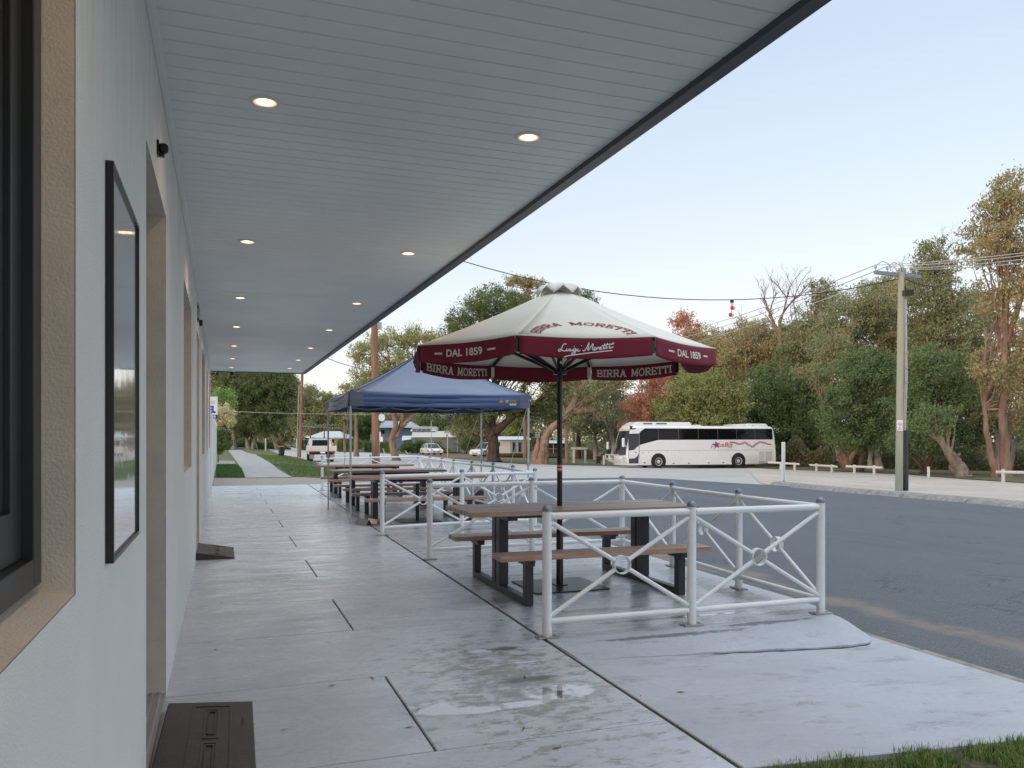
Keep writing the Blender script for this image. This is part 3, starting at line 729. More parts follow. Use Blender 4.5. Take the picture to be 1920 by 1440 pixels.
# ---------------- market umbrella ----------------
m_canvas = mat('cream_canvas', (.80, .775, .70), .9, col2=(.76, .73, .65), nscale=3, bump=.15, bscale=250, bdist=.002)
m_burg = mat('burgundy_canvas', (.21, .010, .032), .8, col2=(.17, .008, .026), nscale=5, bump=.15, bscale=200, bdist=.002)
m_print = mat('burgundy_print', (.30, .02, .06), .8); m_cream = mat('cream_print', (.72, .68, .58), .8); m_whiteprint = mat('white_print', (.8, .8, .8), .8)
UC = Vector((3.06, 7.20, 0))
U = thing('market_umbrella', 'octagonal cream market umbrella with burgundy lettered valance standing through the nearest picnic table', 'umbrella', UC)
ZE, ZA, UR = 2.24, 2.84, 1.455
ANG = [R(188.5+45*k) for k in range(8)]
vert = [Vector((UR*math.cos(a), UR*math.sin(a), ZE)) for a in ANG]
r0 = .15
tv = [Vector((r0*math.cos(a), r0*math.sin(a), ZA-.03)) for a in ANG]
cm = MB(); NR, NA = 8, 8
for k in range(8):
    A, Bq = vert[k], vert[(k+1) % 8]; a, b = tv[k], tv[(k+1) % 8]; vs = []
    for i in range(NR+1):
        t_ = i/NR
        for j in range(NA+1):
            s_ = j/NA; p = (a.lerp(b, s_)).lerp(A.lerp(Bq, s_), t_)
            sag = .035*math.sin(math.pi*s_)*t_*(1-.5*t_)+.02*math.sin(math.pi*t_)
            vs.append(p-Vector((0, 0, sag)))
    cm.add(vs, [(i*(NA+1)+j, i*(NA+1)+j+1, (i+1)*(NA+1)+j+1, (i+1)*(NA+1)+j) for i in range(NR) for j in range(NA)])
can = cm.build('canopy', m_canvas, U, smooth=True)
so = can.modifiers.new('thick', 'SOLIDIFY'); so.thickness = .003
hem = MB()
for k in range(8): hem.path([vert[k].lerp(vert[(k+1) % 8], s_/8)-Vector((0, 0, .0175*math.sin(math.pi*s_/8))) for s_ in range(9)], .006, n=6)
hem.build('hem', m_canvas, U)
def panel(k, a, b, off=.006):
    """a across 0..1, b metres up the slope from the edge, on panel k"""
    A, Bq = vert[k], vert[(k+1) % 8]; m_ = (A+Bq)/2; ex = (Bq-A).normalized(); up = ((tv[k]+tv[(k+1) % 8])/2-m_); n = ex.cross(up).normalized()
    if n.z < 0: n = -n
    L = (Bq-A).length; tt = 1-b/up.length; s_ = .5+(a-.5)/max(.12, tt) if False else a
    p = m_+ex*(a-.5)*L+up.normalized()*b
    half = max(.05, tt); sl = .5+(a-.5)/half
    sl = min(1, max(0, sl)); sag = .035*math.sin(math.pi*sl)*tt*(1-.5*tt)+.02*math.sin(math.pi*min(1, max(0, tt)))
    return p-Vector((0, 0, sag))+n*off
Lp = (vert[1]-vert[0]).length
SERIF = dict(
 B=(.9, [('l', .2, 0, .2, 1), ('h', .02, .55, 0), ('h', .02, .55, 1), ('l', .2, .5, .6, .5), ('c', .52, .75, .25, .25, -90, 90), ('c', .55, .25, .28, .25, -90, 90)]),
 I=(.55, [('l', .27, 0, .27, 1), ('h', .03, .52, 0), ('h', .03, .52, 1)]),
 R=(.95, [('l', .2, 0, .2, 1), ('h', .02, .38, 0), ('h', .02, .55, 1), ('l', .2, .48, .55, .48), ('c', .52, .74, .25, .26, -90, 90), ('l', .5, .46, .78, 0), ('h', .66, .95, 0)]),
 A=(.98, [('l', .2, 0, .48, 1), ('l', .76, 0, .48, 1), ('t', .3, .66, .32), ('h', .02, .34, 0), ('h', .62, .96, 0)]),
 M=(1.2, [('l', .22, 0, .22, 1), ('l', .98, 0, .98, 1), ('l', .22, 1, .6, .15), ('l', .98, 1, .6, .15), ('h', .04, .4, 0), ('h', .8, 1.16, 0), ('h', .04, .3, 1), ('h', .9, 1.16, 1)]),
 O=(.98, [('c', .48, .5, .37, .5, 0, 360)]),
 E=(.85, [('l', .2, 0, .2, 1), ('h', .02, .75, 0), ('h', .02, .75, 1), ('t', .2, .55, .5), ('l', .75, 0, .75, .24), ('l', .75, .76, .75, 1), ('l', .55, .36, .55, .64)]),
 T=(.9, [('l', .45, 0, .45, 1), ('h', .25, .65, 0), ('h', .06, .84, 1), ('l', .1, .72, .1, 1), ('l', .8, .72, .8, 1)]))
def serif_text(word, fn, m, parent, wt=.17):
    tot = sum(SERIF[c][0] for c in word); x0 = 0; mb = MB()
    for ch in word:
        w_, sk = SERIF[ch]
        def g_(x, y, x0=x0): return fn((x0+x)/tot, y)
        for q in sk:
            if q[0] == 'l': P = [(q[1]+(q[3]-q[1])*i/4, .05+.9*(q[2]+(q[4]-q[2])*i/4)) for i in range(5)]; ww = wt
            elif q[0] in 'ht': P = [(q[1]+(q[2]-q[1])*i/4, .06+.88*q[3]) for i in range(5)]; ww = .12
            else: P = [(q[1]+q[3]*math.cos(R(q[5]+(q[6]-q[5])*i/14)), .06+.88*(q[2]+q[4]*math.sin(R(q[5]+(q[6]-q[5])*i/14)))) for i in range(15)]; ww = wt*.85
            stroke_mb(mb, P, ww, g_)
        x0 += w_
    return mb.build('lettering', m, parent, recalc=False)
def arc_text(word, a0, a1, k, rr=.36, hh=.085):
    def fn(a, b):
        th_ = R(a0+(a1-a0)*a); r_ = rr+hh*b
        return panel(k, .5+r_*math.cos(th_)/Lp, max(.002, .012+r_*math.sin(th_)))
    return serif_text(word, fn, m_print, can)
arc_text('BIRRA', 171, 112, 1); arc_text('MORETTI', 101, 9, 1)
# the same ring of lettering on the opposite panel, seen from below through the weave as pale print
VH = .165
def valance(k, flip=0., lift=0.):
    A, Bq = vert[k].copy(), vert[(k+1) % 8].copy(); ex = (Bq-A).normalized(); out = Vector((ex.y, -ex.x, 0)); L = (Bq-A).length
    cen = (A+Bq)/2
    if out.dot(cen) < 0: out = -out
    g = .018
    def fn(a, b, off=0.):
        """a along 0..1, b down 0..1"""
        p = A+ex*(g+(L-2*g)*a); sag = .0175*math.sin(math.pi*a)
        wob = .012*math.sin(a*7+k*1.7)*b+flip*b*(a if flip > 0 else (1-a))*.10+.006*math.sin(a*17+k)*b*b
        cr = lift*b*b*a*a
        return p+Vector((0, 0, -sag-.004-(VH*(1-.10*b*(abs(a-.5)*2)**2))*b+cr))+out*(wob+off+.004)
    mb = MB(); n1, n2 = 22, 5
    mb.add([fn(i/n1, j/n2) for j in range(n2+1) for i in range(n1+1)], [(j*(n1+1)+i, j*(n1+1)+i+1, (j+1)*(n1+1)+i+1, (j+1)*(n1+1)+i) for j in range(n2) for i in range(n1)])
    o = mb.build('valance', m_burg, U, smooth=True); q = o.modifiers.new('thick', 'SOLIDIFY'); q.thickness = .002
    return o, fn
for k in range(8):
    o, fn = valance(k, {3: .8, 2: .3, 7: .5}.get(k, 0), {3: .03}.get(k, 0))
    if k in (0, 2):
        x0, x1 = (.31, .68) if k == 0 else (.33, .70)
        lettering('DAL 1859', lambda a, b: fn(x0+(x1-x0)*a, .68-.40*b, .004), m_cream, o, bold=.03)
        mb = MB()
        for a0, a1 in ((x0-.13, x0-.045), (x1+.05, x1+.135)):
            for j in range(4): mb.add([fn(a0+(a1-a0)*(j+e_)/4, bb, .004) for e_, bb in ((0, .53), (1, .53), (1, .43), (0, .43))], [(0, 1, 2, 3)])
        mb.build('dash_mark', m_cream, o)
    if k == 1:
        st = [[(742, 497), (722, 490), (700, 505), (685, 535), (672, 568), (655, 580), (640, 570), (652, 556), (680, 562), (710, 576), (738, 566)],
              [(748, 545), (740, 565), (750, 573), (768, 560), (777, 545), (772, 566), (785, 570), (797, 548)], [(800, 545), (793, 566), (806, 570), (828, 552)],
              [(862, 548), (842, 543), (826, 558), (832, 572), (852, 562), (865, 545), (852, 585), (832, 612), (812, 616), (810, 598), (840, 580), (878, 560)],
              [(888, 545), (880, 564), (892, 572), (915, 560)], [(945, 556), (960, 566), (985, 545), (1020, 482), (1026, 480), (1010, 560), (1040, 530), (1078, 482), (1068, 545), (1085, 552)],
              [(1105, 526), (1090, 536), (1090, 553), (1106, 555), (1117, 538), (1105, 526)], [(1122, 552), (1136, 526), (1148, 530), (1150, 545)],
              [(1158, 542), (1178, 532), (1176, 520), (1160, 528), (1158, 546), (1172, 552), (1192, 540)], [(1225, 482), (1205, 535), (1212, 545), (1228, 532)], [(1258, 476), (1236, 530), (1242, 540), (1262, 526)],
              [(1188, 508), (1262, 496), (1342, 486)], [(1290, 508), (1276, 530), (1290, 536), (1335, 522)], [(710, 645), (760, 630), (850, 614), (1000, 592), (1150, 577), (1320, 564)],
              [(834, 517), (842, 519)], [(926, 507), (934, 509)], [(1322, 472), (1331, 474)]]
        mb = MB()
        for s_ in st:
            P = [Vector(p) for p in s_]
            if len(P) > 2:
                Q_ = []
                for i in range(len(P)-1):
                    p0, p1, p2, p3 = P[max(0, i-1)], P[i], P[i+1], P[min(len(P)-1, i+2)]
                    for e_ in range(4):
                        t_ = e_/4; Q_.append(.5*((2*p1)+(p2-p0)*t_+(2*p0-5*p1+4*p2-p3)*t_*t_+(3*p1-p0-3*p2+p3)*t_**3))
                P = Q_+[P[-1]]
            stroke_mb(mb, P, 12.5, lambda x, y: fn((x-150)/1680, (y-422)/(660-422), .004))
        mb.build('signature', m_whiteprint, o, recalc=False)
    if k in (4, 6):
        # lettering shows on the inner side of the far valances
        for wd, a0, a1 in (('BIRRA', .93, .56), ('MORETTI', .51, .05)):
            if k == 6: a0, a1 = {(.93): (.94, .55), (.51): (.50, .06)}[a0]
            serif_text(wd, lambda a, b: fn(a0+(a1-a0)*a, .76-.52*b, -.006), m_cream, o, .22)
# ribs, struts, pole
for k in range(8):
    a = Vector((.05*math.cos(ANG[k]), .05*math.sin(ANG[k]), ZA-.03)); b = vert[k]-Vector((0, 0, .022))
    MB().beam(a-Vector((0, 0, .02)), b, .018, .028).build('rib', m_black, U, bevel=.002)
    m_ = a.lerp(b, .58)-Vector((0, 0, .03)); h_ = Vector((.055*math.cos(ANG[k]), .055*math.sin(ANG[k]), 2.075))
    MB().beam(h_, m_, .016, .03).build('strut', m_black, U, bevel=.002)
    MB().box(-.016, .016, -.016, .016, -.10, .01, Matrix.Translation(vert[k]*.985)).build('rib_end_pocket', m_canvas if k in (5, 6) else m_black, U)
MB().lathe([(.026, .55), (.026, ZA)], n=20).build('pole', m_black, U, smooth=True)
MB().lathe([(.034, .012), (.034, .52), (.029, .53), (.029, .55)], n=20).build('pole_sleeve', m_black, U, smooth=True)
MB().lathe([(.030, 2.03), (.066, 2.035), (.07, 2.09), (.045, 2.10), (.03, 2.12)], n=16).build('sliding_hub', m_black, U)
MB().lathe([(.028, ZA-.09), (.07, ZA-.08), (.07, ZA-.03), (.03, ZA-.02)], n=16).build('crown_hub', m_black, U)
MB().lathe([(.0265, 1.10), (.0265, 1.175)], n=20).build('pole_label', m_red, U)
MB().lathe([(.0272, 1.115), (.0272, 1.132)], n=20).lathe([(.0272, 1.150), (.0272, 1.160)], n=20).build('pole_label', m_cream, U)
MB().lathe([(.008, 0), (.018, .004), (.018, .012), (.006, .018)], n=12, M=Matrix.Translation((.0, -.035, 2.15))@Matrix.Rotation(R(90), 4, 'X')).build('pulley', m_chrome, U)
MB().box(-.37, .37, -.34, .34, .001, .012).box(-.06, .06, -.06, .06, .0121, .02).build('base_plate', m_black, U, bevel=.002)
cv = MB(); NC = 32; vs = []
for i, (r_, z_, am) in enumerate(((.0, ZA+.075, 0), (.06, ZA+.07, .0), (.13, ZA+.045, .012), (.19, ZA+.01, .026), (.225, ZA-.03, .038))):
    for j in range(NC):
        a = 2*math.pi*j/NC+R(8.5); sc = math.cos(8*a-8*R(8.5))
        vs.append(((r_*(1+.05*sc*am*20))*math.cos(a), r_*(1+.05*sc*am*20)*math.sin(a), z_-am*sc*.9+am*.4))
cv.add(vs, [(i*NC+j, i*NC+(j+1) % NC, (i+1)*NC+(j+1) % NC, (i+1)*NC+j) for i in range(4) for j in range(NC)])
co = cv.build('vent_cap', m_canvas, U, smooth=True); q = co.modifiers.new('thick', 'SOLIDIFY'); q.thickness = .004
cord = MB()
for i in range(3):
    pts = []
    for j in range(17):
        a = math.pi*j/16; pts.append((-.10+.085*(1+.12*i)*math.cos(math.pi-a)-.02*i, -.03-.01*i, 2.03-.11*(1+.25*i)*math.sin(a)-.0*i))
    cord.path(pts, .0035, n=6)
cord.path([(-.05, -.03, 1.93), (-.035, -.035, 1.7), (-.03, -.032, 1.5)], .0035, n=6)
cord.build('cord', m_black, U)

# bare umbrella base under the second table
t = thing('umbrella_base', 'bare black umbrella base plate with a short pole under the front gazebo table', 'umbrella base', (3.17, 13.72, .002))
MB().box(-.36, .36, -.33, .33, 0, .012).build('base_plate', m_black, t, bevel=.002)
MB().lathe([(.032, .012), (.032, .64), (0, .645)], n=16).build('pole', m_black, t, smooth=True)

# ---------------- gazebo ----------------
m_gtop = mat('blue_polyester', (.145, .18, .29), .34, col2=(.12, .155, .265), nscale=1.5, bump=.12, bscale=7, bdist=.02, spec=.6)
m_gval = mat('navy_polyester', (.075, .12, .26), .42, bump=.9, bscale=3, stretch=(.35, .35, 9), bdist=.02)
m_gcor = mat('navy_corner_patch', (.14, .15, .23), .6)
m_gleg = mat('grey_enamel_steel', (.50, .52, .52), .4)
GC = Vector((3.62, 15.05, 0))
G = thing('gazebo', 'navy blue pop-up gazebo with peaked roof over the far picnic tables', 'gazebo', GC)
gc = [Vector((1.99, 13.56, 0)), Vector((5.17, 13.56, 0)), Vector((5.24, 16.6, 0)), Vector((1.99, 16.6, 0))]
gc = [p-GC for p in gc]; ZG, ZP = 2.20, 3.10
gm = MB(); n = 12
for k in range(4):
    A, Bq = gc[k], gc[(k+1) % 4]; vs = []
    for i in range(n+1):
        t_ = i/n
        for j in range(n+1):
            s_ = j/n; p = A.lerp(Bq, s_)*(1-t_)
            z = ZG+(ZP-ZG)*(t_**1.22)
            ridge = abs(s_-.5)*2
            z -= .10*(1-ridge**2)*math.sin(math.pi*min(1, t_*1.05))*(1-t_*.4)
            if i == 0: z -= .035*(1-ridge**2)
            z += .008*math.sin(13*s_+k*2+5*t_)*(1-t_)
            vs.append((p.x, p.y, z))
    gm.add(vs, [(i*(n+1)+j, i*(n+1)+j+1, (i+1)*(n+1)+j+1, (i+1)*(n+1)+j) for i in range(n) for j in range(n)])
go = gm.build('roof_canopy', m_gtop, G, smooth=True)
q = go.modifiers.new('thick', 'SOLIDIFY'); q.thickness = .003
seam = MB()
for k in range(4): seam.path([(gc[k].x*(1-t_), gc[k].y*(1-t_), ZG+(ZP-ZG)*(t_**1.22)+.004) for t_ in [i/14 for i in range(15)]], .006, n=5)
seam.build('seam', mat('navy_binding', (.05, .06, .11), .6), go)
for k in range(4):
    A, Bq = gc[k], gc[(k+1) % 4]; ex = (Bq-A).normalized(); out = Vector((ex.y, -ex.x, 0)); L = (Bq-A).length
    def gf(a, b, off=0.):
        ridge = abs(a-.5)*2
        return A+ex*L*a+Vector((0, 0, ZG-.035*(1-ridge**2)-(.24-.02*(1-ridge**2))*b))+out*(.012+.016*math.sin(b*3+a*9+k)*b+.012*math.sin(b*16+a*2)*math.sin(math.pi*a)+off)
    n1, n2 = 26, 12
    def strip(a0, a1, m, nm, par, off=0.):
        nn = max(2, int(n1*(a1-a0)))
        return MB().add([gf(a0+(a1-a0)*i/nn, j/n2, off) for j in range(n2+1) for i in range(nn+1)], [(j*(nn+1)+i, j*(nn+1)+i+1, (j+1)*(nn+1)+i+1, (j+1)*(nn+1)+i) for j in range(n2) for i in range(nn)]).build(nm, m, par, smooth=True)
    vo = strip(0, 1, m_gval, 'valance', G); q = vo.modifiers.new('thick', 'SOLIDIFY'); q.thickness = .002; q.offset = -1
    strip(0.001, .07, m_gcor, 'corner_patch', vo, .004); strip(.945, .999, m_gcor, 'corner_patch', vo, .004)
    if k == 0:
        m_or = mat('orange_print', (.75, .28, .02), .6)
        lettering('OZ', lambda a, b: gf(.855+.022*a, .56-.19*b, .008), m_whiteprint, vo, bold=.06, shear=.25)
        lettering('TRAIL', lambda a, b: gf(.879+.045*a, .56-.19*b, .008), m_or, vo, bold=.06, shear=.25)
        mk = MB(); mk.add([gf(a, b, .008) for a, b in ((.815, .57), (.850, .57), (.832, .30))], [(0, 1, 2)]); mk.build('logo', m_or, vo)
        mk = MB()
        for i in range(7):
            a = .882+i*.0058; mk.add([gf(a, .78, .008), gf(a+.0042, .78, .008), gf(a+.0042, .64, .008), gf(a, .64, .008)], [(0, 1, 2, 3)])
        mk.build('small_print', m_whiteprint, vo)
    # scissor truss along the eave
    tr = MB(); a0, a1, m_ = A*.985+Vector((0, 0, 2.08)), Bq*.985+Vector((0, 0, 2.08)), None
    for h0, h1, s0, s1 in ((0, -.11, 0, .25), (-.11, 0, 0, .25), (0, -.11, .25, .5), (-.11, 0, .25, .5), (0, -.11, .5, .75), (-.11, 0, .5, .75), (0, -.11, .75, 1), (-.11, 0, .75, 1)):
        tr.beam(a0.lerp(a1, s0)+Vector((0, 0, h0+.03)), a0.lerp(a1, s1)+Vector((0, 0, h1+.03)), .012, .024)
    tr.build('eave_truss', m_gleg, G)
    lg_ = MB().box(-.016, .016, -.016, .016, .95, 2.17, Matrix.Translation(A*.992)).build('leg', m_gleg, G, bevel=.002)
    MB().box(-.0125, .0125, -.0125, .0125, .006, .949, Matrix.Translation(A*.992)).box(-.035, .035, -.035, .035, 0, .006, Matrix.Translation(A*.992)).build('leg_extension', m_gleg, lg_)
    MB().box(-.021, .021, -.021, .021, .93, .975, Matrix.Translation(A*.992)).build('leg_catch', m_plate, lg_)
tr = MB()
for k in range(4): tr.beam(gc[k]*.96+Vector((0, 0, 2.1)), Vector((0, 0, 2.62)), .014, .02)
tr.tube((0, 0, 2.3), (0, 0, 3.06), .016); tr.build('roof_frame', m_gleg, G)
m_rope = mat('white_cord', (.65, .65, .65), .8)
def rope(label, a, b, m, r=.004, sag=.0, cat='rope'):
    a, b = Vector(a), Vector(b); c = a
    pts = [a.lerp(b, i/12)-c-Vector((0, 0, sag*math.sin(math.pi*i/12))) for i in range(13)]
    o = MB().path(pts, r, n=6).build('guy_rope', m, smooth=True); o.location = c
    return tag(o, label, cat)
rope('white guy rope from the right front corner of the blue gazebo', (5.17, 13.54, 2.12), (4.99, 14.1, .9), m_rope, .006)
rope('white guy rope from the back right leg of the blue gazebo', (5.2, 16.6, 2.0), (4.95, 17.0, 1.0), m_rope, .005)
rope('red strap running down from the eave of the blue gazebo', (5.2, 15.1, 2.0), (5.12, 16.1, 1.0), mat('red_cord', (.35, .03, .03), .7), .008, cat='strap')
rope('white guy rope hanging beside the left front leg of the blue gazebo', (1.97, 13.60, 2.0), (2.0, 14.3, .9), m_rope, .005)
for lab, x, y in (('dark weight bag at the foot of the back right gazebo leg', 5.12, 16.4),):
    t = thing('weight_bag', lab, 'weight bag', (x, y, 0))
    MB().box(-.09, .09, -.07, .07, .001, .34).build('bag', m_frame, t, bevel=.03, seg=3)
    MB().path([(-.05, 0, .33), (-.04, 0, .40), (.04, 0, .40), (.05, 0, .33)], .008, n=6).build('handle', m_frame, t)
# folded metal trough lying by the gazebo leg
tp = at(688, 983); t = thing('metal_trough', 'bent shiny sheet metal trough lying by the left front gazebo leg', 'metal trough', tp, R(35))
def plate(mb, pts, th=.003): mb.prism(pts, lambda a, b, t_: (a, t_, b), -.14, .14)
mb = MB(); plate(mb, [(-.16, .005), (-.09, .085), (-.085, .083), (-.155, .002)]); plate(mb, [(-.09, .085), (-.03, .0), (-.024, .001), (-.086, .09)]); plate(mb, [(-.024, .001), (.09, .001), (.09, .004), (-.024, .004)]); plate(mb, [(.09, .001), (.17, .07), (.167, .074), (.088, .005)])
mb.build('sheet', m_chrome, t)

# ---------------- on the wall and at the doors ----------------
def ramp_mat(label, x0, x1, y0, y1, h0, word, rz=0):
    t = thing('rubber_ramp', label, 'rubber ramp', (x0, y0, 0), rz, 'black rubber threshold ramps')
    W_, L_ = x1-x0, y1-y0; zt = lambda x: h0+(.012-h0)*x/W_
    mb = MB(); mb.add([(0, 0, .001), (W_, 0, .001), (W_, L_, .001), (0, L_, .001), (0, 0, h0), (W_, 0, .012), (W_, L_, .012), (0, L_, h0)], [(0, 3, 2, 1), (4, 5, 6, 7), (0, 1, 5, 4), (1, 2, 6, 5), (2, 3, 7, 6), (3, 0, 4, 7)])
    o = mb.build('wedge', m_rubber, t, bevel=.006)
    rm = MB()
    def fr(a0, a1, b0, b1, wd=.012, hh=.004):
        for q in ((a0, a1, b0, b0+wd*.8), (a0, a1, b1-wd*.8, b1), (a0, a0+wd, b0+wd*.8, b1-wd*.8), (a1-wd, a1, b0+wd*.8, b1-wd*.8)):
            x_0, x_1, y_0, y_1 = q[0]*W_, q[1]*W_, q[2]*L_, q[3]*L_
            rm.add([(x, y, zt(x)+dz) for dz in (-.002, hh) for x, y in ((x_0, y_0), (x_1, y_0), (x_1, y_1), (x_0, y_1))], [(0, 3, 2, 1), (4, 5, 6, 7), (0, 1, 5, 4), (1, 2, 6, 5), (2, 3, 7, 6), (3, 0, 4, 7)])
    fr(.30, .76, .05, .95, .03); 
    fr(.44, .62, .10, .485, .03); fr(.44, .62, .515, .90, .03); fr(.485, .575, .15, .44, .012, .007); fr(.485, .575, .56, .85, .012, .007)
    rm.build('raised_pattern', m_rubber, t, bevel=.001)
    if word: lettering(word, lambda a, b: Vector(((.84+.07*(1-b))*W_, (.66+.12*a)*L_, zt((.84+.07*(1-b))*W_)+.0015)), mat('embossed_black', (.01, .01, .01), .4), o, bold=.0, shear=.3)
    return t
ramp_mat('large black rubber threshold ramp with raised rectangles at the nearest doorway', -.285, .132, 3.42, 4.57, .045, 'heavy', R(-1.0))
ramp_mat('small distant black rubber threshold ramp at the second doorway', -.285, .137, 10.13, 11.10, .085, None)
# framed poster
m_poster = mat('glazed_poster', (.32, .34, .37), .03, spec=.9, bump=.22, bscale=4.0, bdist=.01, coat=1)
t = thing('framed_poster', 'tall black framed glazed poster on the white wall reflecting the street', 'picture', (WX, 2.387, 1.087))
LF, HF = .709, 1.072
fm = MB()
for q in ((0, .014, 0, HF), (LF-.014, LF, 0, HF), (.014, LF-.014, 0, .014), (.014, LF-.014, HF-.014, HF)): fm.box(.001, .021, *q)
fm.build('frame', m_black, t, bevel=.0015)
MB().box(.003, .014, .0145, LF-.0145, .0145, HF-.0145).build('poster', m_poster, t)
# sensor box and bracket light
t = thing('wall_sensor', 'small black wall sensor above the nearest doorway close to the soffit', 'sensor', (WX, 4.20, 2.80))
t.scale = (.5, .5, .5)
MB().box(.001, .02, -.055, .055, -.07, .07).build('bracket', m_black, t, bevel=.004)
MB().lathe([(.0, .0), (.04, .004), (.05, .02), (.05, .055), (.034, .08), (0, .086)], n=18, M=Matrix.Translation((.018, 0, .005))@Matrix.Rotation(R(90), 4, 'Y')).build('lens', mat('tinted_plastic', (.012, .009, .008), .12), t, smooth=True)
MB().box(.018, .066, -.03, .03, -.078, -.045).build('housing', m_black, t, bevel=.008)
t = thing('bracket_light', 'black bracket light fixed high on the white wall above the second doorway', 'wall light', (WX, 10.72, 2.90))
t.scale = (.6, .7, .8)
MB().box(.001, .012, -.02, .02, -.06, .24).box(.012, .03, -.012, .012, .16, .19).box(.012, .03, -.012, .012, -.03, .0).build('bracket', m_black, t)
MB().box(.022, .034, .0, .20, -.05, .22).build('arm', m_black, t); MB().box(.034, .10, .16, .30, -.09, .0).build('lamp_head', m_black, t, bevel=.008)
t = thing('security_camera', 'white dome security camera under the far end of the soffit', 'camera', (.235, 22.2, BZ))
MB().lathe([(.075, 0), (.075, -.04), (.062, -.06), (.062, -.01)], n=20).build('housing', m_white, t, smooth=True)
MB().lathe([(.060, -.055), (.062, -.085), (.05, -.125), (.028, -.148), (0, -.155)], n=20).build('lens_dome', m_black, t, smooth=True)
# ---------------- vegetation ----------------
def leaf_mat(name, c1, c2, c3=None, rough=.55):
    m = bpy.data.materials.new(name); m.use_nodes = True; g = NG(m); b = g.t.nodes['Principled BSDF']; out = g.t.nodes['Material Output']
    P = g.n('ShaderNodeTexCoord').outputs['Object']
    geo = g.n('ShaderNodeNewGeometry')
    c = g.mix(g.rng(g.noise(P, .55, 4), .35, .65), c1, c2)
    c = g.mix(g.rng(geo.outputs['Random Per Island'], .0, 1., 0, .55), c, tuple(min(1, x*1.55) for x in c2))
    if c3: c = g.mix(g.rng(g.noise(g.scale(P, (1, 1, 1), (7, 3, 5)), .9, 3), .55, .68, 0, .9), c, c3)
    g.L(c, b.inputs['Base Color']); b.inputs['Roughness'].default_value = rough; b.inputs['Specular IOR Level'].default_value = .3
    tr = g.n('ShaderNodeBsdfTranslucent'); g.L(c, tr.inputs[0]); ms = g.n('ShaderNodeMixShader'); ms.inputs[0].default_value = .36
    g.L(b.outputs[0], ms.inputs[1]); g.L(tr.outputs[0], ms.inputs[2]); g.L(ms.outputs[0], out.inputs[0])
    return m
LM = dict(
 gum=leaf_mat('gum_leaves', (0.172, 0.207, 0.109), (0.276, 0.284, 0.149), (0.448, 0.294, 0.179)),
 gumwarm=leaf_mat('warm_gum_leaves', (0.258, 0.239, 0.115), (0.361, 0.308, 0.155), (0.568, 0.335, 0.194)),
 dense=leaf_mat('deep_green_leaves', (0.088, 0.139, 0.061), (0.160, 0.221, 0.089)),
 dark=leaf_mat('pinnate_leaves', (0.084, 0.125, 0.051), (0.161, 0.197, 0.076), (0.262, 0.267, 0.119)),
 olive=leaf_mat('olive_leaves', (0.161, 0.200, 0.076), (0.275, 0.288, 0.110), (0.436, 0.432, 0.186)),
 light=leaf_mat('pale_olive_leaves', (0.230, 0.259, 0.110), (0.353, 0.360, 0.160), (0.492, 0.377, 0.203)),
 russet=leaf_mat('russet_leaves', (0.461, 0.227, 0.151), (0.583, 0.298, 0.203), (0.262, 0.204, 0.101)),
 hedge=leaf_mat('hedge_leaves', (0.070, 0.125, 0.043), (0.122, 0.188, 0.059)),
 bright=leaf_mat('bright_green_leaves', (0.185, 0.298, 0.085), (0.292, 0.407, 0.135)),
 straw=leaf_mat('straw_coloured_leaves', (0.492, 0.470, 0.254), (0.600, 0.564, 0.338)),
 brush=leaf_mat('scrub_leaves', (0.103, 0.122, 0.064), (0.176, 0.173, 0.091), (0.269, 0.184, 0.115)))
BK = dict(
 gum=mat('gum_bark', (.30, .25, .20), .9, col2=(.13, .095, .075), nscale=2.2, stretch=(1, 1, .35), bump=.9, bdist=.08, bscale=7, contrast=(.4, .6)),
 red=mat('orange_gum_bark', (.33, .215, .155), .9, col2=(.17, .11, .08), nscale=2.2, stretch=(1, 1, .35), bump=.9, bdist=.08, bscale=7),
 dark=mat('rough_dark_bark', (.10, .065, .048), .95, col2=(.05, .035, .028), nscale=3, stretch=(1, 1, .3), bump=.9, bdist=.08, bscale=8),
 pale=mat('pale_gum_bark', (.40, .37, .34), .9, col2=(.22, .17, .14), nscale=1.7, stretch=(1, 1, .3), bump=.8, bdist=.06, bscale=7))

def leaf_mesh(name, C, size, m, parent, droop=.5, asp=.42):
    n = len(C); a = rng.normal(0, 1, (n, 3)); a[:, 2] -= droop*2.2; a /= np.linalg.norm(a, axis=1)[:, None]
    r = rng.normal(0, 1, (n, 3)); b = np.cross(a, r); b /= np.linalg.norm(b, axis=1)[:, None]
    L = size*rng.uniform(.6, 1.3, n)[:, None]
    V = np.stack([C-a*L*.5, C+b*L*asp*.5, C+a*L*.5, C-b*L*asp*.5], 1).reshape(-1, 3)
    me = bpy.data.meshes.new(name); me.vertices.add(4*n); me.vertices.foreach_set('co', V.reshape(-1))
    me.loops.add(4*n); me.loops.foreach_set('vertex_index', np.arange(4*n)); me.polygons.add(n); me.polygons.foreach_set('loop_start', np.arange(n)*4)
    me.update(calc_edges=True); me.materials.append(m)
    o = bpy.data.objects.new(name, me); COL.objects.link(o)
    if parent: o.parent = parent
    return o
def ell_points(cen, rad, n, bias=.45):
    v = rng.normal(0, 1, (n, 3)); v /= np.linalg.norm(v, axis=1)[:, None]
    return np.array(cen)+v*np.array(rad)*(rng.uniform(0, 1, n)**bias)[:, None]
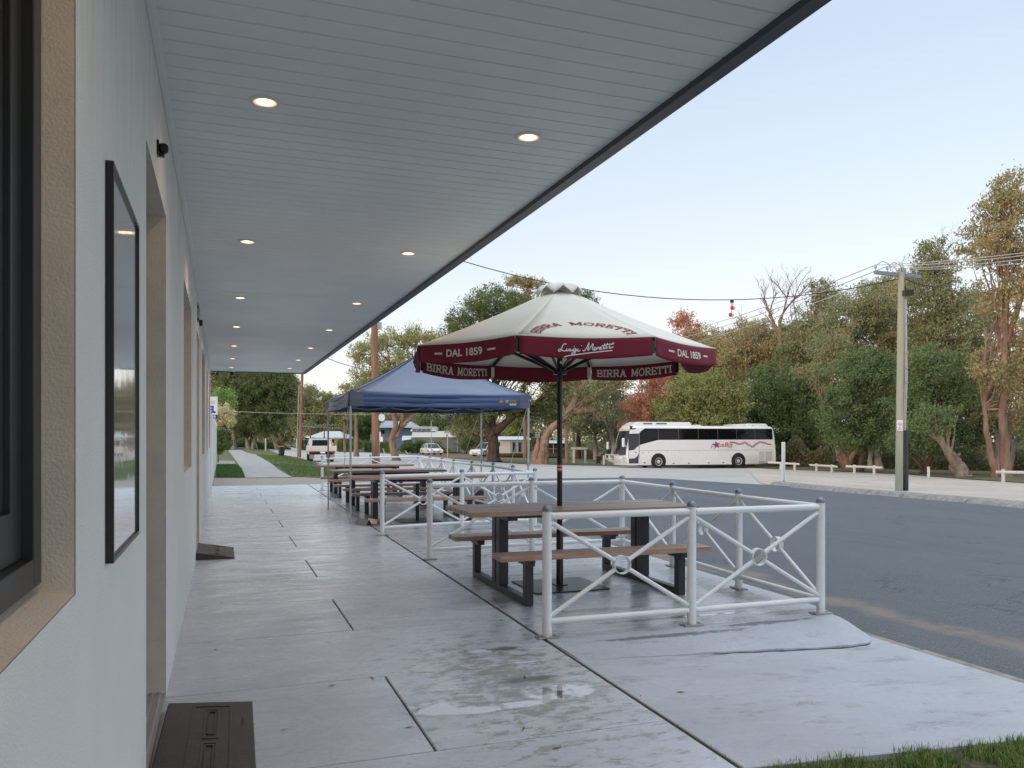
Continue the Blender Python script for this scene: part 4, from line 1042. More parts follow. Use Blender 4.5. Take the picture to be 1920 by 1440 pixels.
def tree(label, ub, d, lobes, leaf='gum', bark='gum', trunks=None, r=.25, dens=1., size=.26, clump=.75, droop=.5, cat='tree', name='gum_tree', group=None, twigs=9, per=None, flat=.8, seed=None, bare=False):
    base = on_ground(ub, d); t = thing(name, label, cat, base, group=group); rr = F/d
    L = []
    for q in lobes:
        u, v, rx, ry = q[:4]; dd = q[4] if len(q) > 4 else 0
        p = atd(u, d+dd); p.z = zv(v, d+dd); L.append((p-base, rx*(d+dd)/F, ry*(d+dd)/F))
    if trunks is None:
        mu = lobes[len(lobes)//2]; trunks = [[(ub, None), ((ub*2+mu[0])/3, mu[1]+mu[3]*1.4), (mu[0], mu[1])]]
    tm = MB(); ends = []
    for k, tp in enumerate(trunks):
        P = []
        for j, (u, v) in enumerate(tp):
            p = atd(u, d); p.z = base.z-.1 if v is None else zv(v, d)
            if v is not None and j: q = Vector((random.uniform(-.25, .25), random.uniform(-.3, .3), 0)); p = p+q
            P.append(p-base)
        PP = []
        for i in range(len(P)-1):
            for e in range(5):
                f = e/5; PP.append(P[i].lerp(P[i+1], f)+Vector((random.uniform(-.04, .04), random.uniform(-.04, .04), 0)))
        PP.append(P[-1]); n = len(PP); R0 = r*(1 if k == 0 else .7)
        tm.path(PP, [R0*(1-.78*i/(n-1))*(1.35 if i == 0 and k == 0 else 1) for i in range(n)], 9); ends.append((PP, R0))
    br = MB() if bare else tm
    cl = []
    for (c, rx, rz) in L:
        vol = rx*rx*rz; nc = max(5, int(dens*9*(vol**.62)/clump**1.3))
        pts = ell_points(c, (rx, rx, rz), nc); cl.append(pts)
        PP, R0 = min(ends, key=lambda e: (e[0][-1]-c).length)
        for j in range(min(nc, twigs)):
            e = Vector(pts[j]); i0 = random.randint(len(PP)//2, len(PP)-1); s_ = PP[i0]
            if s_.z > e.z+.5: s_ = PP[len(PP)//2]
            mid = s_.lerp(e, .5)+Vector((random.uniform(-.5, .5), random.uniform(-.5, .5), random.uniform(-.1, .7)))*(.35*rx)
            pts_ = [((1-f)**2)*s_+2*f*(1-f)*mid+f*f*e+Vector((random.uniform(-1, 1), random.uniform(-1, 1), random.uniform(-1, 1)))*.05*rx*(0 < f < 1) for f in [i/6 for i in range(7)]]
            r0_ = min(.075, R0*random.uniform(.16, .34))
            br.path(pts_, [r0_*(1-.8*i/6) for i in range(7)], 5, cap=False)
    tm.build('trunk', BK[bark], t, smooth=True)
    cl = np.concatenate(cl)
    if per is None: per = int(78*(.26/size)**1.6*clump)
    rc = clump*rng.uniform(.6, 1.25, len(cl))
    C = np.repeat(cl, per, 0)+rng.normal(0, .5, (len(cl)*per, 3))*np.repeat(rc, per)[:, None]*np.array([1, 1, flat])
    # hanging sprays break the outline
    C = C[C[:, 2]+base.z > gz(base.x, base.y)+.1]
    leaf_mesh('crown', C, size, LM[leaf], t, droop)
    return t

TR = 'gum trees behind the gravel lot'
tree('tallest gum at the right edge of the picture, open crown over bare orange limbs', 1888, 47, [(1900, 368, 56, 46), (1878, 410, 56, 44), (1850, 462, 55, 42), (1920, 480, 60, 50), (1880, 560, 60, 50), (1920, 640, 55, 60), (1868, 690, 45, 50), (1925, 760, 50, 50)], 'gumwarm', 'red',
     [[(1888, None), (1878, 820), (1872, 740), (1886, 640), (1884, 500), (1895, 400)], [(1866, None), (1856, 810), (1846, 740), (1850, 640)], [(1886, 650), (1912, 560), (1925, 480)]], r=.30, dens=.95, size=.22, clump=.55, group=TR)
tree('gum with a pointed crown standing left of the tallest gum', 1765, 62, [(1750, 478, 34, 30), (1755, 510, 42, 32), (1745, 555, 60, 45), (1795, 590, 55, 45), (1760, 640, 75, 50), (1820, 650, 45, 60)], 'gum', 'gum', dens=1.0, size=.24, clump=.6, group=TR)
tree('loose gum crown just behind the crossarm of the power pole', 1690, 68, [(1690, 560, 52, 42), (1725, 610, 50, 45), (1660, 640, 60, 50), (1700, 700, 80, 50)], 'gumwarm', 'gum', dens=1.05, size=.24, clump=.65, group=TR)
tree('broad olive gum crown above the middle round green tree', 1612, 66, [(1600, 580, 58, 45), (1645, 600, 48, 48), (1570, 640, 60, 50), (1620, 690, 75, 50)], 'gum', 'gum', dens=1.1, size=.24, clump=.65, group=TR)
tree('gum with a small top tuft right of the bare dead tree', 1545, 72, [(1540, 545, 26, 22), (1552, 570, 35, 28), (1525, 620, 55, 48), (1560, 670, 55, 50), (1500, 660, 45, 45)], 'gum', 'gum', dens=1.1, size=.25, clump=.65, group=TR)
tree('brownish gum crown below the bare dead tree', 1435, 77, [(1430, 635, 52, 34), (1395, 665, 48, 40), (1460, 680, 50, 45)], 'gumwarm', 'red', dens=1., size=.25, clump=.65, group=TR)
tree('russet leaved gum rising just right of the umbrella canopy', 1288, 90, [(1284, 606, 30, 24), (1295, 645, 42, 32), (1262, 680, 45, 40), (1320, 690, 40, 40)], 'russet', 'red', dens=1., size=.26, clump=.6, group=TR)
tree('brown and olive gum between the russet gum and the dead tree', 1360, 82, [(1352, 665, 46, 34), (1375, 705, 50, 40), (1330, 715, 45, 40)], 'gumwarm', 'red', dens=1., size=.25, clump=.65, group=TR)
tree('russet leaved tree right behind the windscreen end of the coach', 1215, 70, [(1222, 715, 36, 32), (1200, 755, 36, 34), (1245, 745, 34, 38), (1190, 800, 32, 26)], 'russet', 'red', dens=1.1, size=.2, clump=.5, group=TR)
tree('broad olive bushy tree with pale leaf tips behind the middle of the coach', 1310, 67, [(1318, 728, 58, 36), (1275, 760, 50, 40), (1365, 750, 52, 40), (1330, 800, 70, 40), (1265, 810, 40, 36)], 'olive', 'dark', dens=1.3, size=.24, clump=.6, droop=0, name='bushy_tree', group=TR)
DG = 'round dark green trees at the edge of the gravel lot'
tree('round dark green tree behind the tail of the coach', 1462, 70, [(1452, 722, 60, 48), (1500, 770, 52, 50), (1415, 775, 48, 45), (1535, 735, 38, 42), (1450, 825, 60, 35), (1520, 820, 40, 36)], 'dense', 'dark', dens=1.5, size=.2, clump=.55, droop=0, name='round_tree', group=DG)
tree('round dark green tree left of the power pole', 1612, 55, [(1612, 700, 58, 46), (1572, 770, 46, 50), (1652, 760, 50, 50), (1612, 815, 62, 36), (1655, 690, 36, 36)], 'dense', 'dark', dens=1.5, size=.19, clump=.5, droop=0, name='round_tree', group=DG)
tree('widest round dark green tree, right of the power pole', 1775, 51, [(1755, 690, 58, 44), (1716, 760, 52, 52), (1800, 750, 58, 52), (1838, 810, 34, 36), (1760, 820, 66, 38), (1700, 820, 34, 30)], 'dense', 'dark', dens=1.5, size=.19, clump=.5, droop=0, name='round_tree', group=DG,
     trunks=[[(1730, None), (1735, 860), (1745, 820), (1760, 760)], [(1730, 880), (1700, 840), (1690, 790)]], r=.2)
tree('leaning orange barked gum between the two left round green trees', 1590, 61, [(1530, 700, 40, 36), (1560, 650, 40, 30)], 'gum', 'red', [[(1592, None), (1580, 850), (1562, 820), (1545, 780), (1530, 720)], [(1586, None), (1600, 850), (1625, 835), (1640, 800)], [(1584, 875), (1572, 850), (1566, 830)]], r=.36, dens=.9, size=.22, clump=.6, group=TR)
tree('pair of grey and brown trunks behind the middle log rail', 1640, 60, [(1650, 770, 40, 30), (1625, 800, 35, 30)], 'dense', 'pale', [[(1648, None), (1640, 850), (1636, 790)], [(1630, None), (1625, 850), (1615, 800)]], r=.32, dens=.9, size=.2, clump=.5, group=TR)
tree('thick leaning trunk with torn bark under the right round green tree', 1806, 47, [(1740, 800, 40, 26), (1765, 780, 40, 26)], 'dense', 'gum', [[(1808, None), (1800, 880), (1786, 856), (1768, 838), (1750, 800)], [(1802, None), (1792, 876), (1790, 850)]], r=.48, dens=.8, size=.19, clump=.5, group=TR)
tree('slim twin trunk gum close behind the rightmost log rail', 1872, 50, [(1860, 780, 35, 30), (1900, 800, 35, 30)], 'gum', 'pale', [[(1876, None), (1868, 850), (1858, 800), (1855, 740)], [(1890, None), (1896, 840), (1890, 780)]], r=.26, dens=.8, size=.2, clump=.5, group=TR)

tree('wide brown green gum filling the skyline between the russet gum and the dead tree', 1345, 86, [(1330, 640, 40, 26), (1375, 650, 40, 30), (1400, 620, 34, 24), (1320, 690, 55, 40), (1390, 700, 55, 42)], 'gumwarm', 'red', dens=1.15, size=.26, clump=.65, group=TR)
tree('grey green gum filling the skyline under the umbrella right tip', 1270, 84, [(1262, 700, 36, 30), (1300, 715, 40, 30), (1235, 690, 30, 22)], 'gum', 'gum', dens=1.2, size=.26, clump=.65, group=TR)
tree('olive gum below the branches of the bare dead tree', 1490, 80, [(1480, 620, 36, 26), (1505, 640, 40, 32), (1455, 650, 40, 30), (1490, 690, 60, 44)], 'gum', 'gum', dens=1.15, size=.26, clump=.65, group=TR)
tree('gum closing the gap between the pointed crown and the tallest gum', 1828, 66, [(1820, 560, 40, 30), (1838, 600, 44, 40), (1810, 660, 50, 45), (1850, 720, 44, 44)], 'gum', 'red', dens=1.0, size=.24, clump=.6, group=TR)
tree('grey green gum behind the green power pole', 1660, 74, [(1652, 545, 40, 26), (1700, 530, 36, 26), (1640, 590, 48, 36), (1720, 640, 50, 44)], 'gum', 'gum', dens=1.1, size=.25, clump=.6, group=TR)
# dead tree: bare forking limbs
def dead_tree(label, ub, d, vtrunk, height, spread, seedn, rb=.2):
    rs = random.Random(seedn); base = on_ground(ub, d); t = thing('dead_tree', label, 'tree', base); tm, bm_ = MB(), MB()
    zt = zv(vtrunk, d)-base.z
    tm.path([(0, 0, -.1), (.1, 0, zt*.5), (-.1, .1, zt)], [rb*1.2, rb, rb*.75], 8)
    def grow(p, v, L, r_, lv):
        pts = [p]; n = 6
        for i in range(n):
            v = (v+Vector((rs.uniform(-1, 1), rs.uniform(-1, 1), rs.uniform(-.35, .6)))*.20).normalized(); p = p+v*L/n; pts.append(p)
        bm_.path(pts, [r_*(1-.5*i/n) for i in range(n+1)], 5, cap=False)
        if lv == 0: return
        for k in range(3 if lv > 1 else 4):
            i = rs.randint(2, n); nv = (v+Vector((rs.uniform(-1, 1), rs.uniform(-1, 1), rs.uniform(-.2, .5)))*.75).normalized()
            grow(pts[i], nv, L*rs.uniform(.45, .72), r_*.5, lv-1)
    for k in range(5):
        a = k*1.3+rs.uniform(-.3, .3); v = Vector((math.cos(a)*spread, math.sin(a)*spread, 1)).normalized()
        grow(Vector((-.1, .1, zt*(.8+.05*k))), v, height*rs.uniform(.4, .55), rb*.55, 4 if k < 4 else 3)
    tm.build('trunk', BK['red'], t, smooth=True); bm_.build('branches', BK['red'], t, recalc=False)
dead_tree('bare dead tree with forking orange grey limbs against the sky', 1465, 74, 600, 6.6, .55, 5)
dead_tree('smaller bare tree with drooping twigs left of the tall dead tree', 1400, 76, 640, 4.4, .9, 12, .13)

dead_tree('bare twigs reaching above the pointed gum crown beside the power pole', 1742, 64, 520, 4.6, 1.0, 21, .10)

# second rank closes the skyline behind
for i, (u, vt, kind) in enumerate([(1185, 745, 'gum'), (1250, 735, 'gumwarm'), (1400, 735, 'gum'), (1330, 700, 'gum'), (1480, 700, 'gum'), (1560, 720, 'gumwarm'), (1640, 690, 'gum'), (1720, 690, 'gum'), (1800, 660, 'gumwarm'), (1870, 690, 'gum'), (1940, 640, 'gum')]):
    tree('background gum, number %s from the left of the rear rank behind the gravel lot' % ['one', 'two', 'three', 'four', 'five', 'six', 'seven', 'eight', 'nine', 'ten', 'eleven'][i], u, 96+3*(i % 3), [(u, vt+20, 50, 34), (u-25, vt+60, 50, 40), (u+25, vt+95, 55, 45)], kind, 'gum', dens=.9, size=.34, clump=.9, per=52, group='rear rank of background gums')

# centre
tree('big spreading dark green tree behind the gazebo and umbrella', 927, 72, [(930, 568, 60, 32), (880, 600, 50, 36), (975, 595, 55, 40), (850, 640, 34, 34), (865, 690, 55, 42), (930, 670, 75, 48), (1000, 680, 62, 50), (1035, 630, 45, 42), (1055, 715, 42, 40), (860, 745, 58, 32), (950, 757, 70, 30), (826, 735, 26, 36), (1030, 770, 34, 26), (880, 790, 36, 16)], 'dark', 'dark',
     [[(927, None), (928, 830), (925, 800), (930, 740), (935, 650)], [(927, 815), (900, 785), (860, 760)], [(928, 810), (965, 780), (1000, 760)]], r=.6, dens=1.25, size=.2, clump=.55, droop=.1, name='spreading_tree')
tree('high thin gum crown showing above the big spreading tree', 985, 96, [(966, 528, 24, 10), (998, 531, 24, 11), (985, 560, 22, 16), (1020, 545, 10, 8)], 'gumwarm', 'red', [[(985, None), (985, 640), (988, 580), (992, 530)]], r=.2, dens=1.3, size=.24, clump=.5)
tree('dark tree top just above the right shoulder of the umbrella cap', 1085, 92, [(1085, 556, 24, 12), (1105, 570, 20, 12), (1075, 600, 40, 30), (1110, 650, 40, 40)], 'dark', 'dark', dens=1.2, size=.26, clump=.55)
tree('old gum with a huge stump and one long pale limb leaning right', 1010, 67, [(1105, 735, 40, 30), (1150, 710, 35, 30), (1080, 780, 26, 18), (1060, 700, 30, 26), (1130, 770, 26, 16)], 'gum', 'red', [[(1012, None), (1013, 845), (1020, 822), (1042, 800), (1075, 770), (1110, 735)], [(1002, None), (1004, 840), (1006, 822)], [(1022, None), (1022, 850), (1018, 832)], [(1075, 770), (1110, 768), (1140, 772)], [(1060, 785), (1085, 740), (1100, 700)]], r=.52, dens=.9, size=.22, clump=.55)
tree('pale trunked gum behind the park name board', 1118, 88, [(1120, 745, 55, 40), (1095, 790, 40, 30), (1150, 790, 45, 34)], 'gum', 'pale', [[(1118, None), (1118, 820), (1120, 760)], [(1136, None), (1140, 810), (1146, 780)]], r=.3, dens=1.1, size=.28, clump=.7)
tree('pair of white stemmed gums left of the coach front', 1150, 84, [(1165, 790, 34, 28), (1140, 720, 40, 30)], 'gum', 'pale', [[(1148, None), (1150, 840), (1146, 800)], [(1160, None), (1163, 835), (1170, 800)]], r=.3, dens=1.0, size=.26, clump=.6)
tree('gum with a thick forked orange trunk behind the gazebo', 744, 70, [(722, 640, 40, 24), (775, 632, 38, 22), (815, 645, 30, 22), (680, 662, 28, 24), (745, 690, 52, 32), (695, 705, 36, 26), (795, 700, 40, 34), (705, 745, 34, 22), (770, 752, 46, 20), (830, 700, 26, 26)], 'light', 'red',
     [[(743, None), (738, 825), (741, 800), (733, 765), (735, 720), (725, 660)], [(744, 820), (752, 795), (757, 765), (768, 700), (780, 640)], [(752, 800), (775, 780), (785, 750)]], r=.34, dens=1.1, size=.2, clump=.5)
tree('small pale gum top left of the bare timber pole behind the gazebo', 668, 84, [(655, 735, 22, 18), (680, 722, 20, 16), (665, 760, 26, 18), (640, 750, 12, 10)], 'light', 'red', dens=1.1, size=.24, clump=.5)
DN = ['one', 'two', 'three', 'four', 'five', 'six', 'seven', 'eight', 'nine', 'ten', 'eleven', 'twelve', 'thirteen', 'fourteen']
for i, (u, vt, kind) in enumerate([(565, 750, 'gum'), (585, 738, 'gum'), (612, 752, 'olive'), (640, 755, 'gum'), (668, 770, 'light'), (700, 770, 'olive'), (745, 775, 'gum'), (800, 770, 'light'), (840, 785, 'gum'), (1040, 740, 'gum'), (1080, 720, 'gum'), (980, 780, 'olive'), (895, 780, 'gum')]):
    far = u < 720
    dd = 165 if u < 870 else 124
    tree('hazy far gum, number %s from the left beyond the road' % DN[[565, 585, 612, 640, 668, 700, 745, 800, 840, 895, 980, 1040, 1080].index(u)], u, dd, [(u, vt, 22, 16), (u-10, vt+24, 30, 22), (u+14, vt+44, 34, 26)] if far else [(u, vt, 34, 26), (u-16, vt+28, 40, 26), (u+18, vt+40, 40, 28)], kind, 'gum', dens=1.0, size=.42, clump=1.0, per=46, group='far gums beyond the road')
# left, at the end of the footpath
tree('large gum over the end of the footpath, dark hanging crown', 474, 118, [(470, 735, 46, 40), (435, 745, 34, 40), (505, 725, 38, 40), (530, 712, 24, 24), (480, 790, 50, 34), (445, 700, 34, 26), (515, 775, 34, 36), (540, 745, 22, 30)], 'dark', 'pale', [[(438, None), (440, 810), (446, 780), (455, 740)], [(466, None), (462, 820), (470, 780)], [(474, None), (480, 810), (490, 760)]], r=.5, dens=1.35, size=.3, clump=.75, per=80)
tree('tall gum crown filling the gap under the far end of the soffit', 520, 128, [(525, 702, 30, 20), (495, 690, 40, 18), (450, 690, 44, 26), (412, 705, 30, 28), (545, 720, 14, 16), (470, 715, 50, 30), (425, 740, 30, 26)], 'gum', 'gum', dens=2.2, size=.34, clump=.8, per=70)
tree('bright green bushy tree left over the footpath end', 418, 104, [(418, 742, 22, 15), (404, 760, 20, 20), (430, 752, 14, 12)], 'bright', 'dark', dens=1.6, size=.26, clump=.55, droop=0, name='bushy_tree')
tree('straw coloured flowering tree beside the bright green tree', 424, 98, [(420, 772, 18, 14), (430, 786, 14, 12), (412, 795, 16, 12)], 'straw', 'dark', dens=1.5, size=.24, clump=.5, droop=0, name='bushy_tree')
tree('conical dark shrub beside the far left of the footpath', 428, 100, [(428, 832, 9, 13), (428, 818, 5, 8)], 'hedge', 'dark', dens=2, size=.2, clump=.35, droop=-.4, name='shrub', cat='shrub')
tree('leafy shrub in front of the end of the white boundary wall', 412, 47, [(413, 815, 7, 14), (416, 835, 9, 10), (410, 842, 8, 8)], 'hedge', 'dark', dens=3, size=.12, clump=.22, droop=0, name='shrub', cat='shrub', r=.03)
for i, (u, vt) in enumerate([(405, 800), (448, 800), (490, 790), (520, 800), (548, 795)]):
    tree('gum of the farthest row at the road bend, %s from the left' % DN[i], u, 190, [(u, vt-10, 24, 20), (u, vt+16, 26, 18)], 'gum', 'gum', dens=.9, size=.5, clump=1.2, per=46, group='gums at the road bend')
# hedges and shrubs on the far side
def hedge(label, u0, u1, d, vt, depth_=1.4, kind='hedge', cat='hedge', name='hedge', n=5000, sz=.16):
    a, b = on_ground(u0, d), on_ground(u1, d); c = (a+b)/2; ht = zv(vt, d)-c.z; L = (b-a).length; ex = (b-a).normalized(); ey = Vector((-ex.y, ex.x, 0))
    t = thing(name, label, cat, c)
    P = rng.uniform(-1, 1, (n, 3)); k = np.argmax(np.abs(P), 1); P[np.arange(n), k] = np.sign(P[np.arange(n), k])*rng.uniform(.86, 1.03, n)
    w_ = P[:, 0:1]*L/2*np.array(ex)+P[:, 1:2]*depth_/2*np.array(ey)
    w_[:, 2] = (P[:, 2]*.5+.5)*ht*(.96+.05*np.sin(P[:, 0]*7))
    leaf_mesh('foliage', w_, sz, LM[kind], t, 0)
    st = MB()
    for j in range(5): st.tube((ex*(L*(j/4-.5)*.9)), (ex*(L*(j/4-.5)*.9))+Vector((0, 0, ht*.7)), .05, .03, 6)
    st.box(-L/2*.82, L/2*.82, -depth_*.36, depth_*.36, .05, ht*.84, Matrix((ex, ey, Vector((0, 0, 1)))).transposed().to_4x4())
    st.build('stems', LM[kind], t)
hedge('clipped green hedge in front of the white roofed house', 566, 600, 128, 821)
hedge('clipped dark hedge between the work ute and the round shrub', 634, 662, 118, 824)
hedge('long clipped hedge behind the white sign backs', 684, 738, 122, 826)
tree('dense round dark tree behind the gazebo left legs', 688, 130, [(684, 795, 24, 18), (700, 788, 18, 18), (675, 815, 18, 12)], 'hedge', 'dark', dens=1.8, size=.24, clump=.5, droop=0, name='round_tree')
tree('clipped egg shaped shrub right of the far hedge', 671, 116, [(671, 834, 10, 10)], 'dense', 'dark', dens=3.5, size=.14, clump=.3, droop=0, name='shrub', cat='shrub')
tree('ragged garden shrubs before the long grey house', 778, 118, [(770, 838, 16, 9), (790, 835, 14, 11), (760, 842, 12, 7)], 'hedge', 'dark', dens=2, size=.18, clump=.4, droop=0, name='shrub', cat='shrub')
tree('loose olive shrub against the grey house wall near the white sedan', 822, 120, [(822, 834, 8, 8), (838, 844, 10, 5)], 'olive', 'dark', dens=1.5, size=.18, clump=.4, droop=0, name='shrub', cat='shrub')
tree('small garden tree left of the white cabin', 872, 118, [(872, 832, 12, 12), (884, 826, 10, 9)], 'dark', 'dark', dens=2, size=.2, clump=.4, droop=0, name='small_tree')
# scrub under the trees at the right: nobody could count it
def scrub(label, u0, u1, d, dv, ht, n, kind='brush', sz=.16, drow=5):
    us = rng.uniform(u0, u1, n); ds = d+dv*(us-u0)/(u1-u0)+rng.uniform(0, drow, n); P = np.zeros((n, 3))
    hh = ht*(.55+.25*np.sin(us*.043)+.2*np.sin(us*.11+1))
    for i in range(n):
        p = atd(us[i], ds[i]); P[i] = (p.x, p.y, gz(p.x, p.y)+hh[i]*rng.uniform(0, 1)**.8)
    o = leaf_mesh('scrub', P, sz, LM[kind], None, 0); tag(o, label, 'scrub', None, 'stuff')
scrub('dark tangled scrub under the trees behind the log rails', 1455, 2050, 66, -15, 2.6, 52000, sz=.2)
scrub('low dark scrub under the gums behind the coach', 1090, 1460, 92, -18, 2.2, 24000, sz=.24)
scrub('low bushes along the park fence line', 700, 1090, 158, -8, 2.6, 15000, 'hedge', sz=.26)
scrub('leafy undergrowth at the foot of the left gums', 395, 545, 122, 10, 1.9, 14000, 'hedge', sz=.26)

scrub('distant wooded slope beyond the far houses and the road bend', 380, 1080, 260, 0, 13.0, 26000, 'gum', sz=.9, drow=60)
scrub('dense woodland beyond the gravel lot', 1080, 2100, 135, -25, 9.0, 30000, 'gum', sz=.7, drow=30)
# ---------------- coach ----------------
m_paint = mat('white_vehicle_paint', (.78, .79, .80), .28, coat=.6, col2=(.74, .745, .75), nscale=.8)
m_tint = mat('tinted_glass', (.006, .007, .008), .04, spec=.3)
m_wind = mat('windscreen_glass', (.02, .024, .026), .03, spec=.6)
m_gap = mat('panel_gap', (.10, .11, .12), .7); m_grille = mat('dark_grille', (.05, .055, .06), .5); m_tyre = mat('tyre_rubber', (.016, .016, .017), .8)
m_alloy = mat('polished_alloy', (.75, .75, .75), .28, metal=.55); m_yel = mat('yellow_plate', (.75, .5, .04), .5); m_orange = mat('amber_lens', (.7, .2, .03), .3)
m_lred = mat('red_lens', (.45, .015, .015), .25); m_blue = mat('blue_print', (.02, .05, .28), .5); m_lamp2 = mat('clear_lens', (.5, .52, .54), .1, spec=.9)
pf = on_ground(1178, 60.4); pr_ = on_ground(1454.5, 63.8); ex = (pr_-pf); ex.z = 0; BL = ex.length; ex.normalize(); ey = Vector((-ex.y, ex.x, 0))
if ey.dot(Vector((ST, CT, 0))) < 0: ey = -ey
BM = Matrix((ex, ey, Vector((0, 0, 1)))).transposed().to_4x4(); BM.translation = (pf.x, pf.y, min(pf.z, pr_.z)+.035)
BUS = bpy.data.objects.new('coach', None); COL.objects.link(BUS); BUS.matrix_world = BM
tag(BUS, 'long white touring coach with dark windows, chrome bull bar and red and blue side lettering', 'bus')
def bs(x, y): return ((x-262)/1518*BL, (590-y)*3.4/(470-26*(x-262)/1518))
LV = [(.24, .02), (.34, 0), (1.0, 0), (1.6, .012), (2.2, .04), (2.75, .075), (3.0, .11), (3.12, .17), (3.19, .27), (3.22, .42)]
def inset(z): return float(np.interp(z, [l[0] for l in LV], [l[1] for l in LV]))
def plan(t):
    """t 0..1 round the coach: front curve, far side, rear, near side"""
    hw = 1.25
    if t < .3:
        a = -1+2*t/.3; return (-.46*(1-abs(a)**2.4), 1.25+hw*a)
    if t < .5: f = (t-.3)/.2; return (BL*f, 2.5)
    if t < .6: a = 1-2*(t-.5)/.1; return (BL+.06*(1-a*a), 1.25+hw*a)
    f = (t-.6)/.4; return (BL*(1-f), 0.)
def bodyp(t, z, off=0.):
    x, y = plan(t); i = inset(z)-off; cx, cy = BL/2, 1.25
    y2 = cy+(y-cy)*(1-i/1.25); x2 = x+(i if x < 1 else (-i if x > BL-1 else 0))*1.0
    fr = max(0, 1-max(0, x)/1.0) if x < 1.0 else 0
    lean = .55*max(0, (z-1.15)/2.0)**1.3
    if x < .8: x2 += lean*max(0, min(1, (.0-x)/.46*.5+.5)) * (1 if x < .05 else 0)
    if x > BL-.02: x2 -= .10*max(0, (z-1)/2.2)
    return (x2, y2, z)
ts = [i/26*.3 for i in range(26)]+[.3+.2*i/6 for i in range(6)]+[.5+.1*i/6 for i in range(6)]+[.6+.4*i/8 for i in range(8)]
mb = MB(); nt_ = len(ts)
def rearcut(p):
    x, y, z = p
    if z < .6 and x > BL*.87: z = max(z, .24+(x-BL*.87)/(BL*.13)*.22*(1-(z-.24)/.4))
    return (x, y, z)
mb.add([rearcut(bodyp(t, z)) for z, _ in LV for t in ts], [(i*nt_+j, i*nt_+(j+1) % nt_, (i+1)*nt_+(j+1) % nt_, (i+1)*nt_+j) for i in range(len(LV)-1) for j in range(nt_)]+[tuple(range((len(LV)-1)*nt_, len(LV)*nt_)), tuple(range(nt_))[::-1]])
mb.build('body', m_paint, BUS, smooth=True)
def side_poly(pts, off=.006, sub=True):
    """polygon in profile-picture coordinates laid on the near side"""
    P = [bs(*p) for p in pts]; return [(x, inset(z)-off, z) for x, z in P]
def side_face(name, pts, m, par, off=.006):
    # cut in horizontal bands so it follows the tumblehome
    bm = bmesh.new(); P = [bs(*p) for p in pts]; bm.faces.new([bm.verts.new((x, 0, z)) for x, z in P])
    for z in (1.0, 1.6, 2.2, 2.75, 3.0): bmesh.ops.bisect_plane(bm, geom=bm.verts[:]+bm.edges[:]+bm.faces[:], plane_co=(0, 0, z), plane_no=(0, 0, 1))
    bmesh.ops.triangulate(bm, faces=bm.faces[:])
    for v in bm.verts: v.co.y = inset(v.co.z)-off
    me = bpy.data.meshes.new(name); bm.to_mesh(me); bm.free(); me.materials.append(m); o = bpy.data.objects.new(name, me); COL.objects.link(o); o.parent = par
    return o
ws = MB(); A_ = [.018+.264*i/22 for i in range(23)]; Zs = [1.02, 1.15, 1.4, 1.8, 2.2, 2.6, 2.85, 3.0]
ws.add([bodyp(t, z, .012)[:1]+bodyp(t, z, .012)[1:] for z in Zs for t in A_], [(i*23+j, i*23+j+1, (i+1)*23+j+1, (i+1)*23+j) for i in range(len(Zs)-1) for j in range(22)])
wso = ws.build('windscreen', m_wind, BUS, smooth=True)
for v in wso.data.vertices: v.co.x -= .012
dv = MB(); dv.add([(bodyp(t, z, .012)[0]-.02, bodyp(t, z, .012)[1], z) for z in Zs for t in (.148, .152)], [(2*i, 2*i+1, 2*i+3, 2*i+2) for i in range(len(Zs)-1)]); dv.build('windscreen_divider', m_gap, wso)
bl_ = MB(); bl_.add([(bodyp(t, z, .012)[0]-.016, bodyp(t, z, .02)[1], z) for z in (2.82, 3.0) for t in A_], [(j, j+1, 23+j+1, 23+j) for j in range(22)]); bl_.build('sun_blind', mat('cream_blind', (.5, .46, .34), .8), wso)
sb = MB(); sb.add([(bodyp(t, z, .012)[0]-.018, bodyp(t, z, .02)[1], z) for z in (1.0, 1.12) for t in A_], [(j, j+1, 23+j+1, 23+j) for j in range(22)]); sb.build('wiper_panel', m_grille, wso)
wb = side_face('side_window', [(373, 348), (455, 325), (560, 297), (1160, 302), (1750, 307), (1748, 168), (1360, 160), (765, 153), (520, 150), (455, 165), (410, 190), (373, 222)], m_tint, BUS)
for x in (562, 765, 965, 1168, 1365, 1560): side_face('window_joint', [(x-2, 302), (x+2, 302), (x+2, 157), (x-2, 157)], m_gap, wb, .009)
side_face('quarter_window', [(285, 187), (330, 187), (385, 150), (285, 150)], m_tint, BUS)
dr = side_face('door', [(264, 561), (371, 561), (371, 230), (264, 230)], mat('door_seal', (.03, .035, .045), .4), BUS)
side_face('door_panel', [(268, 557), (366, 557), (366, 352), (340, 375), (322, 397), (268, 405)], m_paint, dr, .012)
side_face('door_glass', [(272, 403), (321, 396), (340, 372), (362, 346), (362, 244), (272, 244)], m_wind, dr, .010)
side_face('door_grille', [(268, 537), (362, 537), (362, 435), (346, 466), (320, 485), (268, 487)], m_grille, dr, .015)
side_face('door_handle', [(325, 427), (345, 427), (345, 417), (325, 417)], m_gap, dr, .016)
gp = MB()
def gl(pts, w_=2.2):
    for (xa, ya), (xb, yb) in zip(pts[:-1], pts[1:]):
        if xa == xb: P = [(xa-w_/2, ya), (xb+w_/2, ya), (xb+w_/2, yb), (xa-w_/2, yb)]
        else: P = [(xa, ya+w_/2), (xb, yb+w_/2), (xb, yb-w_/2), (xa, ya-w_/2)]
        gp.add(side_poly(P, .004), [(0, 1, 2, 3)])
gl([(375, 405), (1165, 409), (1750, 413)])
for x in (463, 650, 765, 968, 1170, 1272, 1463, 1582): gl([(x, 566), (x, 410)])
gl([(375, 560), (375, 350)])
